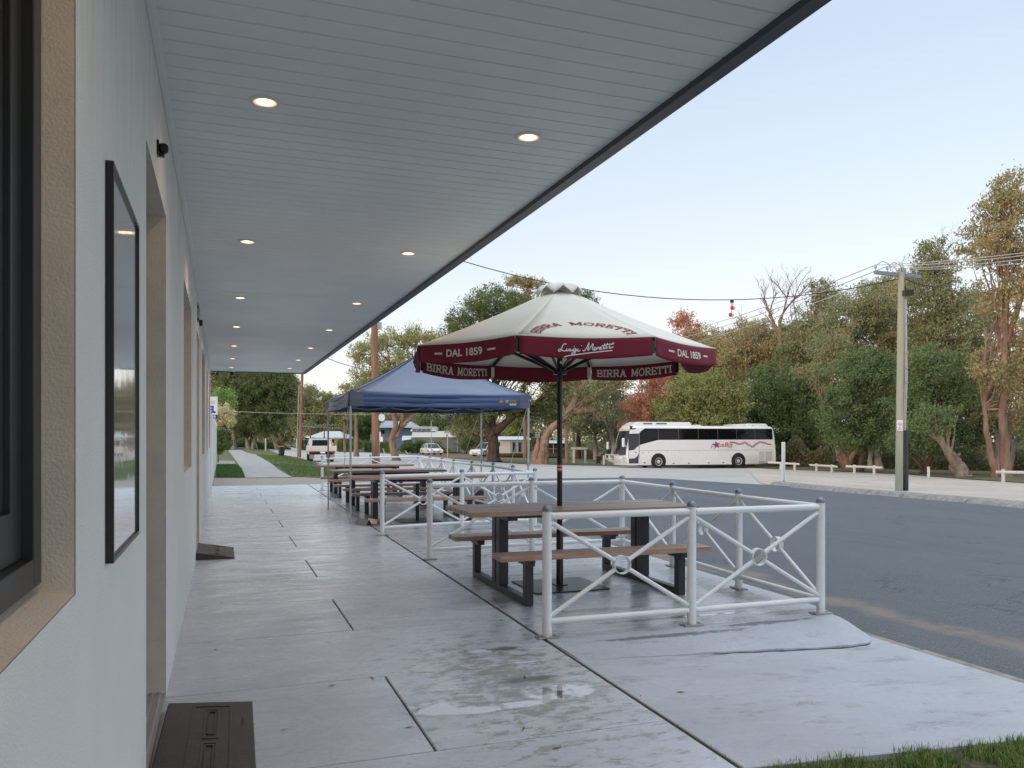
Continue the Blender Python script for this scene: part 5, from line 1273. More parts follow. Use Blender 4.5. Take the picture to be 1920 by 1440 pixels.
gp.build('panel_joint', m_gap, BUS, recalc=False)
hn = MB()
for x, y in ((423, 532), (710, 540), (867, 540), (1070, 540), (1220, 540)): hn.add(side_poly([(x-10, y+5), (x+10, y+5), (x+10, y-5), (x-10, y-5)], .006), [(0, 1, 2, 3)])
hn.build('locker_handle', m_gap, BUS, recalc=False)
side_face('side_marker', [(394, 432), (411, 432), (411, 426), (394, 426)], m_orange, BUS)
for a, b in ((1598, 1660), (1669, 1742)):
    g_ = side_face('vent_grille', [(a, 546 if a < 1650 else 538), (b, 540 if a < 1650 else 524), (b, 430), (a, 430)], mat('vent_back', (.28, .29, .31), .6), BUS, .005)
    sl_ = MB()
    for i in range(7):
        x = a+(b-a)*(i+.5)/7; P = bs(x, 532); Q_ = bs(x, 434); sl_.box(P[0]-.018, P[0]+.018, -.02, -.006, P[1], Q_[1])
    sl_.build('slat', m_paint, g_)
def wheel(parent, x, z, r, y0, wd, hubm=m_alloy, sgn=-1):
    M = Matrix.Translation((x, y0, z))@Matrix.Rotation(R(90), 4, 'X')
    o = MB().lathe([(r*.60, -wd*.5), (r*.93, -wd*.5), (r, -wd*.38), (r, wd*.38), (r*.93, wd*.5), (r*.60, wd*.5), (r*.60, -wd*.5)], n=32, M=M, cap=False).build('wheel', m_tyre, parent, smooth=True)
    rm = MB().lathe([(r*.61, wd*.49), (r*.55, wd*.49), (r*.50, wd*.30), (r*.30, wd*.26), (r*.26, wd*.40), (r*.18, wd*.46), (0, wd*.47)], n=28, M=M, cap=False)
    for k in range(8):
        a = k*math.pi/4; rm.lathe([(r*.045, wd*.27), (r*.045, wd*.36), (0, wd*.37)], (r*.36*math.cos(a), r*.36*math.sin(a), 0), n=8, M=M, cap=False)
    rm.build('rim', hubm, o, smooth=True)
    return o
for x in (560, 1380):
    cx, _ = bs(x, 527); M = Matrix.Translation((cx, -.003, .52))@Matrix.Rotation(R(90), 4, 'X')
    pts = [(.62*math.cos(a), .62*math.sin(a)) for a in [R(-28+236*i/22) for i in range(23)]]
    MB().add([(cx+p[0], -.0045, max(.24, .52+p[1])) for p in pts], [tuple(range(23))]).build('wheel_arch', m_tyre, BUS)
    wheel(BUS, cx, .50, .50, .10, .30)
    wheel(BUS, cx, .50, .50, 2.35, .30)
def pod(nm, x0, x1, zt, y0=.35, y1=2.15, sl=.5):
    a, b = bs(x0, 120)[0], bs(x1, 120)[0]
    mb = MB(); mb.add([(a, y0, 3.15), (b, y0, 3.15), (b, y1, 3.15), (a, y1, 3.15), (a+sl, y0+.12, zt), (b-.2, y0+.12, zt), (b-.2, y1-.12, zt), (a+sl, y1-.12, zt)], [(0, 3, 2, 1), (4, 5, 6, 7), (0, 1, 5, 4), (1, 2, 6, 5), (2, 3, 7, 6), (3, 0, 4, 7)])
    return mb.build(nm, m_paint, BUS, bevel=.05, seg=3)
pd_ = pod('air_conditioner', 300, 930, 3.50, sl=.6); pod('roof_hatch', 925, 1040, 3.30, sl=.1); pod('rear_roof_unit', 1480, 1735, 3.42, sl=.25); pod('roof_hatch', 1345, 1490, 3.36, sl=.15)
for a, b in ((430, 520), (560, 665)):
    x0, x1 = bs(a, 100)[0], bs(b, 100)[0]; MB().add([(x0, .365, 3.34), (x1, .365, 3.34), (x1, .405, 3.43), (x0, .405, 3.43)], [(0, 1, 2, 3)]).build('vent', m_gap, pd_)
mm = MB().path([(.05, -.02, 1.62), (-.15, -.16, 1.64), (-.42, -.28, 1.72)], .035, n=8); mm.build('mirror_arm', m_paint, BUS, smooth=True)
MB().box(-.62, -.42, -.34, -.20, 1.62, 2.28).build('mirror', m_paint, BUS, bevel=.05, seg=3)
MB().box(-.62, -.45, 2.62, 2.78, 1.40, 1.98).build('mirror', m_paint, BUS, bevel=.05, seg=3)
bb = MB()
for y0, y1 in ((-.02, .55), (.75, 1.75), (1.95, 2.52)):
    bb.path([(-.35, y0, .45), (-.72, y0, .62), (-.80, y0, 1.02), (-.80, y1, 1.02), (-.72, y1, .62), (-.35, y1, .45)], .042, n=8)
bb.path([(-.15, 0, .70), (-.74, .2, .70), (-.78, 1.25, .70), (-.74, 2.3, .70), (-.1, 2.5, .70)], .035, n=8)
bb.build('bull_bar', m_alloy, BUS, smooth=True)
bp_ = MB(); tb = [.01+.28*i/20 for i in range(21)]
bp_.add([(bodyp(t, z)[0]-.05, bodyp(t, z, .03)[1], z) for z in (.25, .52) for t in tb], [(j, j+1, 21+j+1, 21+j) for j in range(20)]); bp_.build('bumper', m_alloy, BUS, smooth=True)
for t0, t1 in ((.018, .055), (.245, .282)):
    MB().add([(bodyp(t, z)[0]-.03, bodyp(t, z, .03)[1], z+(.06 if t < .15 and t == t0 or t > .15 and t == t1 else 0)) for z in (.66, .84) for t in (t0, (t0+t1)/2, t1)], [(0, 1, 4, 3), (1, 2, 5, 4)]).build('headlight', m_lamp2, BUS)
yx = bodyp(.15, .55); MB().box(yx[0]-.075, yx[0]-.06, 1.55, 1.92, .42, .56).build('number_plate', m_yel, BUS)
def front_map(a, b): p = bodyp(.055+.03*a, 1.0); return Vector((bodyp(.035+.04*a, .9)[0]-.03, bodyp(.035+.04*a, .9, .03)[1], .84+.09*b))
def sm(x0, x1, y0, y1, off=.008):
    def fn(a, b): x, z = bs(x0+(x1-x0)*a, y0+(y1-y0)*b); return Vector((x, inset(z)-off, z))
    return fn
m_redp = mat('red_print', (.55, .02, .03), .5)
st_ = MB(); star = []
for i in range(10):
    a = R(90+36*i+9); r_ = 48 if i % 2 == 0 else 16; star.append((1148+r_*.95*math.cos(a), 357-r_*math.sin(a)))
side_face('logo', star, m_blue, BUS, .0065)
mb = MB()
for y, w_ in ((335, 4), (350, 5), (366, 5), (382, 4)): stroke_mb(mb, [Vector((1133-(y-330)*.45+i*-3.0, y+abs(i-3)*1.6)) for i in range(9)], w_, lambda x, y: Vector((bs(x, y)[0], inset(bs(x, y)[1])-.007, bs(x, y)[1])))
mb.build('logo', m_blue, BUS, recalc=False)
lettering('BusBiz', sm(1128, 1326, 376, 330, .012), m_redp, BUS, bold=.012, shear=.2)
lettering('.com.au', sm(1262, 1312, 390, 381, .010), m_blue, BUS)
def swoosh(dy, m, w_):
    mb = MB(); P = [(1292, 328), (1340, 332), (1385, 350), (1420, 345), (1450, 332), (1490, 358), (1530, 380), (1570, 350), (1610, 330), (1660, 340), (1700, 354), (1742, 357)]
    pts = []
    for (xa, ya), (xb, yb) in zip(P[:-1], P[1:]):
        for i in range(5): t_ = i/5; t2 = t_*t_*(3-2*t_); pts.append(Vector((xa+(xb-xa)*t_, ya+(yb-ya)*t2+dy*(1-abs((xa-1500)/250)**2*.7))))
    stroke_mb(mb, pts, w_, lambda x, y: Vector((bs(x, y)[0], inset(bs(x, y)[1])-.008, bs(x, y)[1]))); mb.build('stripe', m, BUS, recalc=False)
swoosh(0, m_redp, 5); swoosh(9, mat('dark_blue_stripe', (.06, .05, .16), .5), 3.5); swoosh(-8, mat('maroon_stripe', (.25, .03, .06), .5), 3)
ud = MB().box(1.6, BL*.86, .15, 2.35, .12, .26).build('underbody', m_tyre, BUS)

# ---------------- cars ----------------
def car(label, u, d, rz, L=4.6, W=1.8, Hh=1.45, suv=False, cat='car', paint=None, name='parked_car', group=None):
    """local x forward"""
    paint = paint or m_paint
    t = thing(name, label, cat, on_ground(u, d), rz, group); hb = .95 if suv else .86
    prof = [(-.5, .30), (-.5, .62), (-.48, hb-.04), (-.30, hb), (.20, hb+.02), (.30, hb-.02), (.46, .70 if not suv else .85), (.50, .55), (.50, .28), (.40, .22), (-.42, .22)]
    secs = [(-1, .90), (-.96, .97), (-.7, 1), (.7, 1), (.96, .97), (1, .90)]
    mb = MB(); n = len(prof)
    for y, s_ in secs: mb.v += [(x*L*(.985+.015*s_) if abs(x) > .4 else x*L, y*W/2, (z-.5)*s_+.5) for x, z in prof]
    mb.f += [(i*n+j, i*n+(j+1) % n, (i+1)*n+(j+1) % n, (i+1)*n+j) for i in range(5) for j in range(n)]+[tuple(range(n)), tuple(range(5*n, 6*n))]
    body = mb.build('body', paint, t, smooth=True)
    gprof = [(-.44, hb-.02), (-.40 if suv else -.30, Hh-.10), (-.10, Hh-.01), (.06, Hh-.06), (.27, hb)] if not suv else [(-.47, hb-.02), (-.43, Hh-.08), (-.10, Hh-.01), (.10, Hh-.06), (.26, hb)]
    mb = MB(); n = len(gprof)
    for y, s_ in ((-1, 1), (1, 1)):
        mb.v += [(x*L, y*(W/2-.06-(z-hb)*.26), z) for x, z in gprof]
    mb.f += [(j, j+1, n+j+1, n+j) for j in range(n-1)]+[tuple(range(n)), tuple(range(n, 2*n))]
    gl_ = mb.build('windows', m_tint, t, bevel=.02)
    rp = [(x*L, z) for x, z in gprof[1:4]]
    mb = MB()
    for k in range(2):
        (xa, za), (xb, zb) = rp[k], rp[k+1]; ya, yb = W/2-.05-(za-hb)*.26, W/2-.05-(zb-hb)*.26
        mb.add([(xa, -ya, za+.012), (xb, -yb, zb+.012), (xb, yb, zb+.012), (xa, ya, za+.012), (xa, -ya, za-.03), (xb, -yb, zb-.03), (xb, yb, zb-.03), (xa, ya, za-.03)], [(0, 1, 2, 3), (0, 4, 5, 1), (3, 2, 6, 7), (0, 3, 7, 4), (1, 5, 6, 2)])
    mb.build('roof', paint, t)
    pl = MB()
    for sy in (-1, 1):
        for (x0, z0), (x1, z1) in ((gprof[0], gprof[1]), (gprof[3], gprof[4]), ((-.06, hb), (-.08, Hh-.03))):
            pl.beam((x0*L, sy*(W/2-.052-(z0-hb)*.26), z0), (x1*L, sy*(W/2-.052-(z1-hb)*.26), z1), .05, .03)
    pl.build('pillar', paint, t)
    for sx in (-.31, .32):
        for sy in (-1, 1):
            o = wheel(t, sx*L, .33 if not suv else .37, .33 if not suv else .37, sy*(W/2-.09), .2)
            if sy > 0: o.scale = (1, 1, 1); 
    for sy in (-1, 1):
        MB().box(L*.465, L*.492, sy*W*.30-.16, sy*W*.30+.16, .62, .72).build('headlight', m_lamp2, t, bevel=.02)
        MB().box(-L*.503, -L*.488, sy*W*.34-.14, sy*W*.34+.14, .66, .80).build('tail_light', m_lred, t, bevel=.01)
        MB().box(L*.17, L*.21, sy*(W/2+.08)-.08, sy*(W/2+.08)+.08, hb-.02, hb+.10).build('wing_mirror', paint, t, bevel=.02)
    MB().box(L*.495, L*.502, -.45, .45, .36, .50).build('grille', m_grille, t); MB().box(L*.503, L*.506, -.19, .19, .40, .50).build('number_plate', m_yel, t)
    return t
car('white sedan parked nose to the road before the long grey house', 809, 106, R(-88), group=None)
car('white four wheel drive parked left of the white cabin', 914, 101, R(-150), suv=True, Hh=1.75, W=1.85, name='parked_suv')
car('tiny distant white car near the bend of the road', 503, 190, R(-105), name='distant_car')

# ute seen from behind
UT = thing('work_ute', 'white tray back ute parked at the kerb, seen from behind', 'ute', on_ground(605, 60), R(-2))
ud_ = MB().box(-.80, .80, .3, 4.9, .55, .98).build('chassis_cover', m_tyre, UT, bevel=.04)
tr = MB()
tr.box(-1.0, 1.0, .0, 2.3, .78, .84)
for s_ in (0, 1, 2): tr.box(-1.0, 1.0, -.03, .0, .845+s_*.11, .945+s_*.11); tr.box(-1.03, -1.0, .0, 2.3, .845+s_*.11, .945+s_*.11); tr.box(1.0, 1.03, .0, 2.3, .845+s_*.11, .945+s_*.11)
tr.build('tray', mat('tray_cream_paint', (.66, .66, .62), .45), UT, bevel=.008)
cab = MB(); cp = [(2.35, .85), (2.35, 1.12), (2.48, 1.72), (3.5, 1.74), (4.0, 1.15), (5.0, 1.02), (5.1, .6), (2.4, .5)]
cab.prism(cp, lambda a, b, t_: (t_*(.92-.16*max(0, (b-1.1))/.62), a, b), -1, 1); cab.build('cab', m_paint, UT, bevel=.05, seg=3)
MB().add([(-.62, 2.345, 1.18), (.62, 2.345, 1.18), (.56, 2.455, 1.62), (-.56, 2.455, 1.62)], [(0, 1, 2, 3)]).build('rear_window', m_tint, UT)
for sx in (-1, 1):
    MB().add([(sx*.925, 2.55, 1.18), (sx*.925, 3.85, 1.18), (sx*.80, 3.42, 1.64), (sx*.80, 2.66, 1.64)], [(0, 1, 2, 3)]).build('side_window', m_tint, UT)
    lr = MB(); lr.beam((sx*.98, 2.28, 1.1), (sx*.80, 2.34, 1.70), .035, .035); lr.build('headboard', m_paint, UT)
    MB().box(sx*.70-.17, sx*.70+.17, -.05, -.031, .70, .80).build('tail_light', m_lred, UT, bevel=.01)
    MB().box(sx*.74-.17, sx*.74+.17, .42, .44, .22, .55).build('mudflap', mat('grey_mudflap', (.35, .35, .36), .7), UT)
    for y in (1.0, 4.15):
        o = MB().lathe([(.20, -.12), (.33, -.12), (.35, -.08), (.35, .08), (.33, .12), (.20, .12)], n=24, M=Matrix.Translation((sx*.76, y, .35))@Matrix.Rotation(R(90), 4, 'Y')).build('wheel', m_tyre, UT, smooth=True)
    MB().box(sx*1.06-.07, sx*1.06+.07, 3.6, 3.68, 1.10, 1.30).build('wing_mirror', mat('blue_grey_mirror', (.08, .12, .25), .4) if sx < 0 else m_grille, UT, bevel=.02)
MB().tube((-.80, 2.34, 1.70), (.80, 2.34, 1.70), .02).build('headboard_rail', m_paint, UT)
MB().box(-.18, .18, -.05, -.032, .64, .76).build('number_plate', m_white, UT); MB().box(-.9, .9, .02, .1, .62, .77).build('rear_beam', m_tyre, UT)

# ---------------- houses over the road ----------------
m_tin = mat('pale_tin_roof', (.62, .66, .70), .4, col2=(.55, .59, .63), nscale=3); m_tan = mat('tan_wall', (.45, .36, .24), .9); m_bluegrey = mat('blue_grey_boards', (.26, .30, .36), .8, col2=(.23, .27, .33), nscale=1, stretch=(.2, .2, 14))
m_cream2 = mat('cream_wall', (.55, .53, .46), .8); m_greyroof = mat('grey_roof', (.34, .38, .42), .6); m_whitewall = mat('white_boards', (.72, .73, .73), .7); m_greywall = mat('grey_panel_wall', (.36, .40, .41), .7)
m_darkwin = mat('dark_window', (.02, .022, .025), .1); m_brown = mat('brown_base', (.10, .07, .05), .9)
class Frame:
    """vertical frame facing the camera at depth d: px(u, v) -> local point on the front plane"""
    def __init__(s, name, label, u0, d, cat='house'):
        s.d = d; s.o = on_ground(u0, d); s.t = thing(name, label, cat, s.o); s.ex = Vector((CT, -ST, 0)); s.ey = Vector((ST, CT, 0))
    def p(s, u, v, back=0.):
        q = atd(u, s.d); q.z = zv(v, s.d); return q-s.o+s.ey*back
    def block(s, name, m, u0, u1, v0, v1, b0, b1, par=None, bevel=0):
        """box between pixel columns and rows, b0..b1 metres behind the plane"""
        A = s.p(u0, v1); Bq = s.p(u1, v1); T_ = s.p(u0, v0).z; zb = A.z
        vs = [q+s.ey*b for b in (b0, b1) for q in (Vector((A.x, A.y, zb)), Vector((Bq.x, Bq.y, zb)), Vector((Bq.x, Bq.y, T_)), Vector((A.x, A.y, T_)))]
        return MB().add(vs, [(0, 1, 2, 3), (7, 6, 5, 4), (0, 4, 5, 1), (1, 5, 6, 2), (2, 6, 7, 3), (3, 7, 4, 0)]).build(name, m, par or s.t, bevel=bevel)
    def mesh(s, name, m, pts, faces, par=None):
        return MB().add([s.p(*q) for q in pts], faces).build(name, m, par or s.t)
# white roofed bungalow
h = Frame('bungalow', 'low tan bungalow with a pale hipped tin roof beyond the ute', 620, 150)
h.block('wall', m_tan, 585, 640, 820, 843, 0, 9)
h.mesh('roof', m_tin, [(574, 821, -1), (646, 821, -1), (646, 821, 10), (574, 821, 10), (596, 808, 4.5), (628, 808, 4.5)], [(0, 1, 5, 4), (1, 2, 5), (2, 3, 4, 5), (3, 0, 4), (0, 3, 2, 1)])
for a in (592, 606, 620): w_ = h.block('window', m_darkwin, a, a+6, 824, 831, -.05, .05); h.block('sill', m_whitewall, a-.5, a+6.5, 831, 832, -.12, 0, w_)
v_ = h.block('verandah_post', m_grille, 646, 647, 824, 843, -3, -2.9); h.block('verandah_post', m_grille, 662, 663, 824, 843, -3, -2.9)
h.mesh('verandah_roof', m_greyroof, [(626, 822, -3), (668, 822, -3), (664, 814, 5), (632, 814, 5)], [(0, 1, 2, 3)])
h.block('verandah_wall', m_grille, 640, 665, 824, 843, 3, 4)
# grey gabled hall
h = Frame('gabled_house', 'grey gabled building rising behind the forked gum trunk', 730, 142)
h.block('wall', m_bluegrey, 694, 772, 801, 846, 0, 10)
h.mesh('roof', m_greyroof, [(690, 802, -1), (780, 802, -1), (764, 789, 6), (700, 787, 6), (690, 802, 12), (780, 802, 12)], [(0, 1, 2, 3), (3, 2, 5, 4), (1, 5, 2), (0, 3, 4)])
for a in (714, 742): h.block('window', m_darkwin, a, a+7, 806, 813, -.05, .05)
# long grey house with skillion and solar panels
h = Frame('long_house', 'long blue grey weatherboard house with solar panels on a pale skillion roof', 815, 127)
h.block('wall', m_bluegrey, 777, 862, 820, 848, 0, 8)
h.mesh('lower_roof', m_cream2, [(772, 820, -.6), (864, 820, -.6), (858, 808, 4), (768, 808, 4)], [(0, 1, 2, 3)])
h.block('upper_wall', m_cream2, 767, 812, 800, 811, 4.2, 9)
sr = h.mesh('skillion_roof', m_tin, [(764, 808, 3.2), (814, 808, 3.2), (812, 799, 6.5), (766, 799, 6.5)], [(0, 1, 2, 3)])
for k in range(4):
    a = 768+k*9; P = [h.p(a, 806.3, 3.4), h.p(a+7.4, 806.3, 3.4), h.p(a+8, 800.6, 5.6), h.p(a+.6, 800.6, 5.6)]
    MB().add([q+Vector((0, 0, .06)) for q in P]+[q for q in P], [(0, 1, 2, 3), (0, 4, 5, 1), (1, 5, 6, 2), (2, 6, 7, 3), (3, 7, 4, 0)]).build('solar_panel', mat('solar_glass', (.02, .03, .09), .12) if k == 0 else MATS['solar_glass'], sr)
w_ = h.block('window', m_darkwin, 813, 826, 829, 837, -.06, .05); h.block('frame', m_whitewall, 812, 813, 828, 838, -.08, .0, w_); h.block('frame', m_whitewall, 826, 827, 828, 838, -.08, .0, w_); h.block('frame', m_whitewall, 819, 819.8, 829, 837, -.09, -.06, w_); h.block('frame', m_whitewall, 812, 827, 838, 839, -.1, .0, w_)
h.block('downpipe', m_whitewall, 857.5, 859, 821, 848, -.15, -.03)
h = Frame('shed', 'small rusty brown lean-to with a pale roof beside the long grey house', 763, 132, 'shed')
h.block('wall', mat('rust_wall', (.30, .14, .08), .9), 757, 768, 825, 846, 0, 3); h.mesh('roof', m_tin, [(754, 826, -.6), (771, 824, -.6), (769, 817, 3), (750, 817, 3)], [(0, 1, 2, 3)]); h.block('door', m_darkwin, 759, 761, 829, 845, -.05, .02)
# white cabin
h = Frame('cabin', 'white cabin with a grey bay of three tall dark windows', 962, 97)
h.block('wall', m_whitewall, 932, 956.5, 824, 850, .6, 7); bay = h.block('bay', m_greywall, 956.5, 993, 825, 850, 0, 7)
for a in (961, 972, 982.5):
    w_ = h.block('window', m_darkwin, a, a+5, 829.5, 847.5, -.05, .05); h.block('frame', m_greywall, a-.6, a, 829, 848, -.09, .0, w_); h.block('frame', m_greywall, a+5, a+5.6, 829, 848, -.09, 0, w_)
h.block('window', m_darkwin, 934.5, 937, 829, 837, .55, .62)
h.mesh('roof', m_tin, [(930, 824.5, -.5), (996, 824.5, -.5), (992, 818, 4), (934, 818, 4), (930, 824.5, 8), (996, 824.5, 8)], [(0, 1, 2, 3), (3, 2, 5, 4), (0, 3, 4), (1, 5, 2)])
h.block('base', m_brown, 935, 993, 850, 856, .4, 7)
h = Frame('deck_house', 'low dark house with a railed deck behind the big stump', 1040, 96)
h.block('wall', m_grille, 1020, 1062, 831, 850, 1.5, 6); h.mesh('roof', m_tin, [(1016, 831, -1), (1066, 831, -1), (1062, 826, 5), (1020, 826, 5)], [(0, 1, 2, 3)])
h.block('deck', m_brown, 1016, 1066, 850, 856, -.5, 1.5)
for a in (1026, 1037, 1048, 1059): h.block('verandah_post', m_whitewall, a, a+.8, 831, 850, -.4, -.3)
rl = h.block('rail', m_greywall, 1016, 1066, 841, 841.8, -.4, -.33)
w_ = h.block('window', m_wind, 1030, 1042, 834, 846, 1.42, 1.5)
# ---------------- poles and wires ----------------
m_pole = mat('brown_timber_pole', (.22, .11, .07), .9, col2=(.32, .19, .13), nscale=3, stretch=(4, 4, .25), bump=.7, bscale=18)
m_poletan = mat('tan_timber_pole', (.40, .28, .20), .9, col2=(.28, .19, .14), nscale=3, stretch=(4, 4, .25), bump=.5)
m_polegreen = mat('green_treated_pole', (.33, .35, .26), .9, col2=(.42, .41, .33), nscale=3, stretch=(4, 4, .3), bump=.5)
m_galv = mat('galvanised_steel', (.42, .44, .46), .45, metal=.6); m_arm = mat('grey_crossarm', (.22, .26, .32), .7); m_ins = mat('blue_insulator', (.25, .45, .6), .25)
m_wire = mat('pale_wire', (.45, .43, .42), .5); m_bwire = mat('black_cable', (.02, .02, .02), .6)
def pole(label, u, v, vtop, r, m, utop=None, name='power_pole', d=None):
    b = atg(u, v) if d is None else on_ground(u, d); dd = depth(b); t = thing(name, label, 'power pole', b)
    tp = atd(utop or u, dd); tp.z = zv(vtop, dd); P = tp-b
    MB().path([Vector((0, 0, -.2)), P*.5, P], [r*1.12, r, r*.88], 16).build('pole', m, t, smooth=True)
    return t, b, P, dd
t, b, P, dd = pole('thick brown timber power pole rising behind the blue gazebo', 705, 892, 598, .165, m_pole, 702)
MB().box(.17, .30, -.15, .05, P.z-.45, P.z-.15, Matrix.Translation((P.x, P.y, 0))).build('bracket', m_galv, t)
q = P*.36; MB().lathe([(.0, -.02), (.15, -.02), (.15, .02), (0, .02)], n=24, M=Matrix.Translation((q.x+.26, q.y-.1, zv(783, dd)-b.z))@Matrix.Scale(1.1, 4, (0, 0, 1))@Matrix.Rotation(R(90), 4, 'X')).build('meter_plate', m_white, t)
t, b, P, dd = pole('brown timber power pole with a grey conduit beside the red lidded bin', 561.5, 857, 690, .135, m_pole, 567)
MB().tube((-.24, -.05, 0), (-.22, -.05, 1.7), .07).tube((-.2, -.05, 1.7), (-.05, -.05, P.z*.8), .03).build('conduit', m_galv, t, smooth=True)
t, b, P, dd = pole('tan timber power pole just right of the umbrella pole', 1063, 867, 640, .14, m_poletan, 1057)
t, b, P, dd = pole('slim brown power pole far behind the gazebo front leg', 645.5, 843, 793, .12, m_pole, None, d=110)
for u, vt, ll in ((582, 799, 'left'), (608, 797, 'right')):
    t, b, P, dd = pole('distant power pole with a wide crossarm above the bungalow, %s one of two' % ll, u, 842, vt-3, .12, m_pole, d=140)
    MB().box(-1.6, 1.6, -.06, .06, P.z-.35, P.z-.22).build('crossarm', m_arm, t)
    for x in (-1.4, -.7, .7, 1.4): MB().lathe([(.05, 0), (.07, .08), (.03, .16), (0, .18)], (x, 0, P.z-.22), n=8).build('insulator', m_ins, t)
# the main pole at the gravel edge
t, b, P, dd = pole('pale green treated power pole with crossarm and black cable guard at the gravel edge', 1685.5, 921, 503, .125, m_polegreen, 1690)
exr = Vector((CT, -ST, 0)); eyr = Vector((ST, CT, 0))
MB().lathe([(.09, .02), (.09, 2.26), (.075, 2.28)], (exr.x*.21-eyr.x*.02, exr.y*.21-eyr.y*.02, 0), n=18).lathe([(.098, .9), (.098, .96)], (exr.x*.21-eyr.x*.02, exr.y*.21-eyr.y*.02, 0), n=18).lathe([(.055, .02), (.055, 2.2), (0, 2.22)], (exr.x*.30, exr.y*.30, 0), n=12).build('cable_guard', m_black, t, smooth=True)
cd = MB()
for o_ in (.15, .21): cd.path([exr*o_-eyr*.05+Vector((0, 0, 2.2)), exr*(o_+.02)-eyr*.05+P*.5+Vector((0, 0, 0)), exr*(o_*.8)-eyr*.05+P*.86], .026, 8)
cd.build('conduit', m_galv, t, smooth=True)
sd_ = MB()
for k in range(9): z = 2.4+k*.55; sd_.box(.10, .25, -.16, -.06, z, z+.022, Matrix.Translation(Vector((P.x*z/P.z, P.y*z/P.z, 0))))
sd_.build('strap', m_galv, t)
bx = P*.885; MB().box(-.02, .32, -.34, -.13, bx.z-.1, bx.z+.10, Matrix.Translation(Vector((bx.x, bx.y, 0)))@Matrix.Rotation(-TH, 4, 'Z')).build('junction_box', m_black, t, bevel=.01)
A = atd(1640, dd-.6); A.z = zv(510.5, dd-.6); C_ = atd(1725, dd+.6); C_.z = zv(519, dd+.6); A, C_ = A-b, C_-b
MB().beam(A, C_, .10, .13).build('crossarm', m_arm, t, bevel=.006)
INS = []
for f in (.02, .27, .66, .92):
    p = A.lerp(C_, f); INS.append(b+p+Vector((0, 0, .27)))
    MB().lathe([(.018, .06), (.018, .14), (.05, .15), (.055, .20), (.035, .22), (.045, .26), (0, .29)], p, n=12).build('insulator', m_ins, t, smooth=True)
lp = MB()
for i, f in enumerate((.02, .27)):
    p = A.lerp(C_, f); lp.path([p+Vector((0, 0, .25)), p+exr*.25+Vector((0, 0, .42)), p+exr*.5+Vector((0, 0, .30)), p+exr*.55+Vector((0, 0, .05))], .012, 6)
for i in range(5): a = A.lerp(C_, .55+.1*i)-Vector((0, 0, .1)); lp.path([a, a+Vector((.05*i, 0, -.35-.08*i)), P*.93+exr*.12+Vector((0, 0, -.05*i)), P*.90+exr*.15], .011, 6)
lp.path([P*.955+exr*.1, P*.93+exr*.6, P*.915+exr*1.3, P*.94+exr*1.9], .02, 6)
lp.build('jumper_cable', m_bwire, t)
sp = b+P*((zv(798, dd)-b.z)/P.z); st = thing('parking_sign', 'small white sign with a red ring strapped to the green power pole', 'sign', sp-exr*.07-eyr*.16, -TH)
MB().box(-.105, .105, -.006, .006, -.20, .20).build('plate', m_white, st, bevel=.003)
MB().lathe([(.070, .0), (.070, .004), (.058, .004), (.058, 0)], n=28, M=Matrix.Translation((0, -.007, .07))@Matrix.Rotation(R(90), 4, 'X'), cap=False).build('ring', m_red, st)
mb = MB(); mb.add([(-.02, -.0075, .03), (-.003, -.0075, .03), (-.006, -.0075, .10), (-.014, -.0075, .10)], [(0, 1, 2, 3)]); mb.add([(.008, -.0075, .03), (.026, -.0075, .03), (.02, -.0075, .09), (.012, -.0075, .09)], [(0, 1, 2, 3)]); mb.build('symbol', m_black, st)
mb = MB()
for i, (z, x0, x1) in enumerate(((-.07, -.03, .03), (-.13, -.075, .075))):
    n_ = 3 if i == 0 else 7
    for k in range(n_): w_ = (x1-x0)/n_; mb.box(x0+k*w_, x0+(k+.7)*w_, -.0085, -.0062, z-.012, z+.012)
mb.build('small_print', m_black, st)

def wire(label, a, c, sag, m, r=.012):
    a, c = Vector(a), Vector(c); pts = [a.lerp(c, i/24)-Vector((0, 0, sag*4*(i/24)*(1-i/24)))-a for i in range(25)]
    o = MB().path(pts, r, 6).build('overhead_wire', m, smooth=True); o.location = a
    tag(o, label, 'wire', 'overhead wires'); return [p+a for p in pts]
def wp(u, v, d): p = atd(u, d); p.z = zv(v, d); return p
top_ = b+P*.955
W0 = wire('black twisted cable dipping from the green pole leftwards past the umbrella top', top_, wp(700, 430, 29), 1.55, m_bwire, .017)
NM = ['first', 'second', 'third', 'fourth']
for i, (q, (ue, ve)) in enumerate(zip(INS, ((2080, 451), (2080, 456), (2080, 463), (2080, 472)))):
    wire('pale wire running right from the crossarm of the green pole, %s from its left end' % NM[i], q, wp(ue, ve, 24-.3*i), .12, m_wire, .014)
for i, (q, (ue, ve)) in enumerate(zip(INS[:3], ((1180, 640), (1180, 652), (1180, 668)))):
    wire('pale wire running left from the crossarm of the green pole, %s from its left end' % NM[i], q, wp(ue, ve, 70+2*i), .5, m_wire, .017)
wire('thin dark wire from the soffit end down towards the brown pole', wp(560, 645, 30), wp(703, 694, 37), .2, m_bwire, .012)
wire('thin grey wire crossing in front of the left gums', wp(380, 769, 70), wp(760, 776, 75), .15, m_wire, .022)
wire('low grey wires between the distant crossarm poles', wp(560, 799, 139), wp(760, 795, 141), .5, m_wire, .03)
m_mw = mat('marker_white', (.8, .8, .8), .4); m_mr = mat('marker_red', (.62, .03, .03), .4)
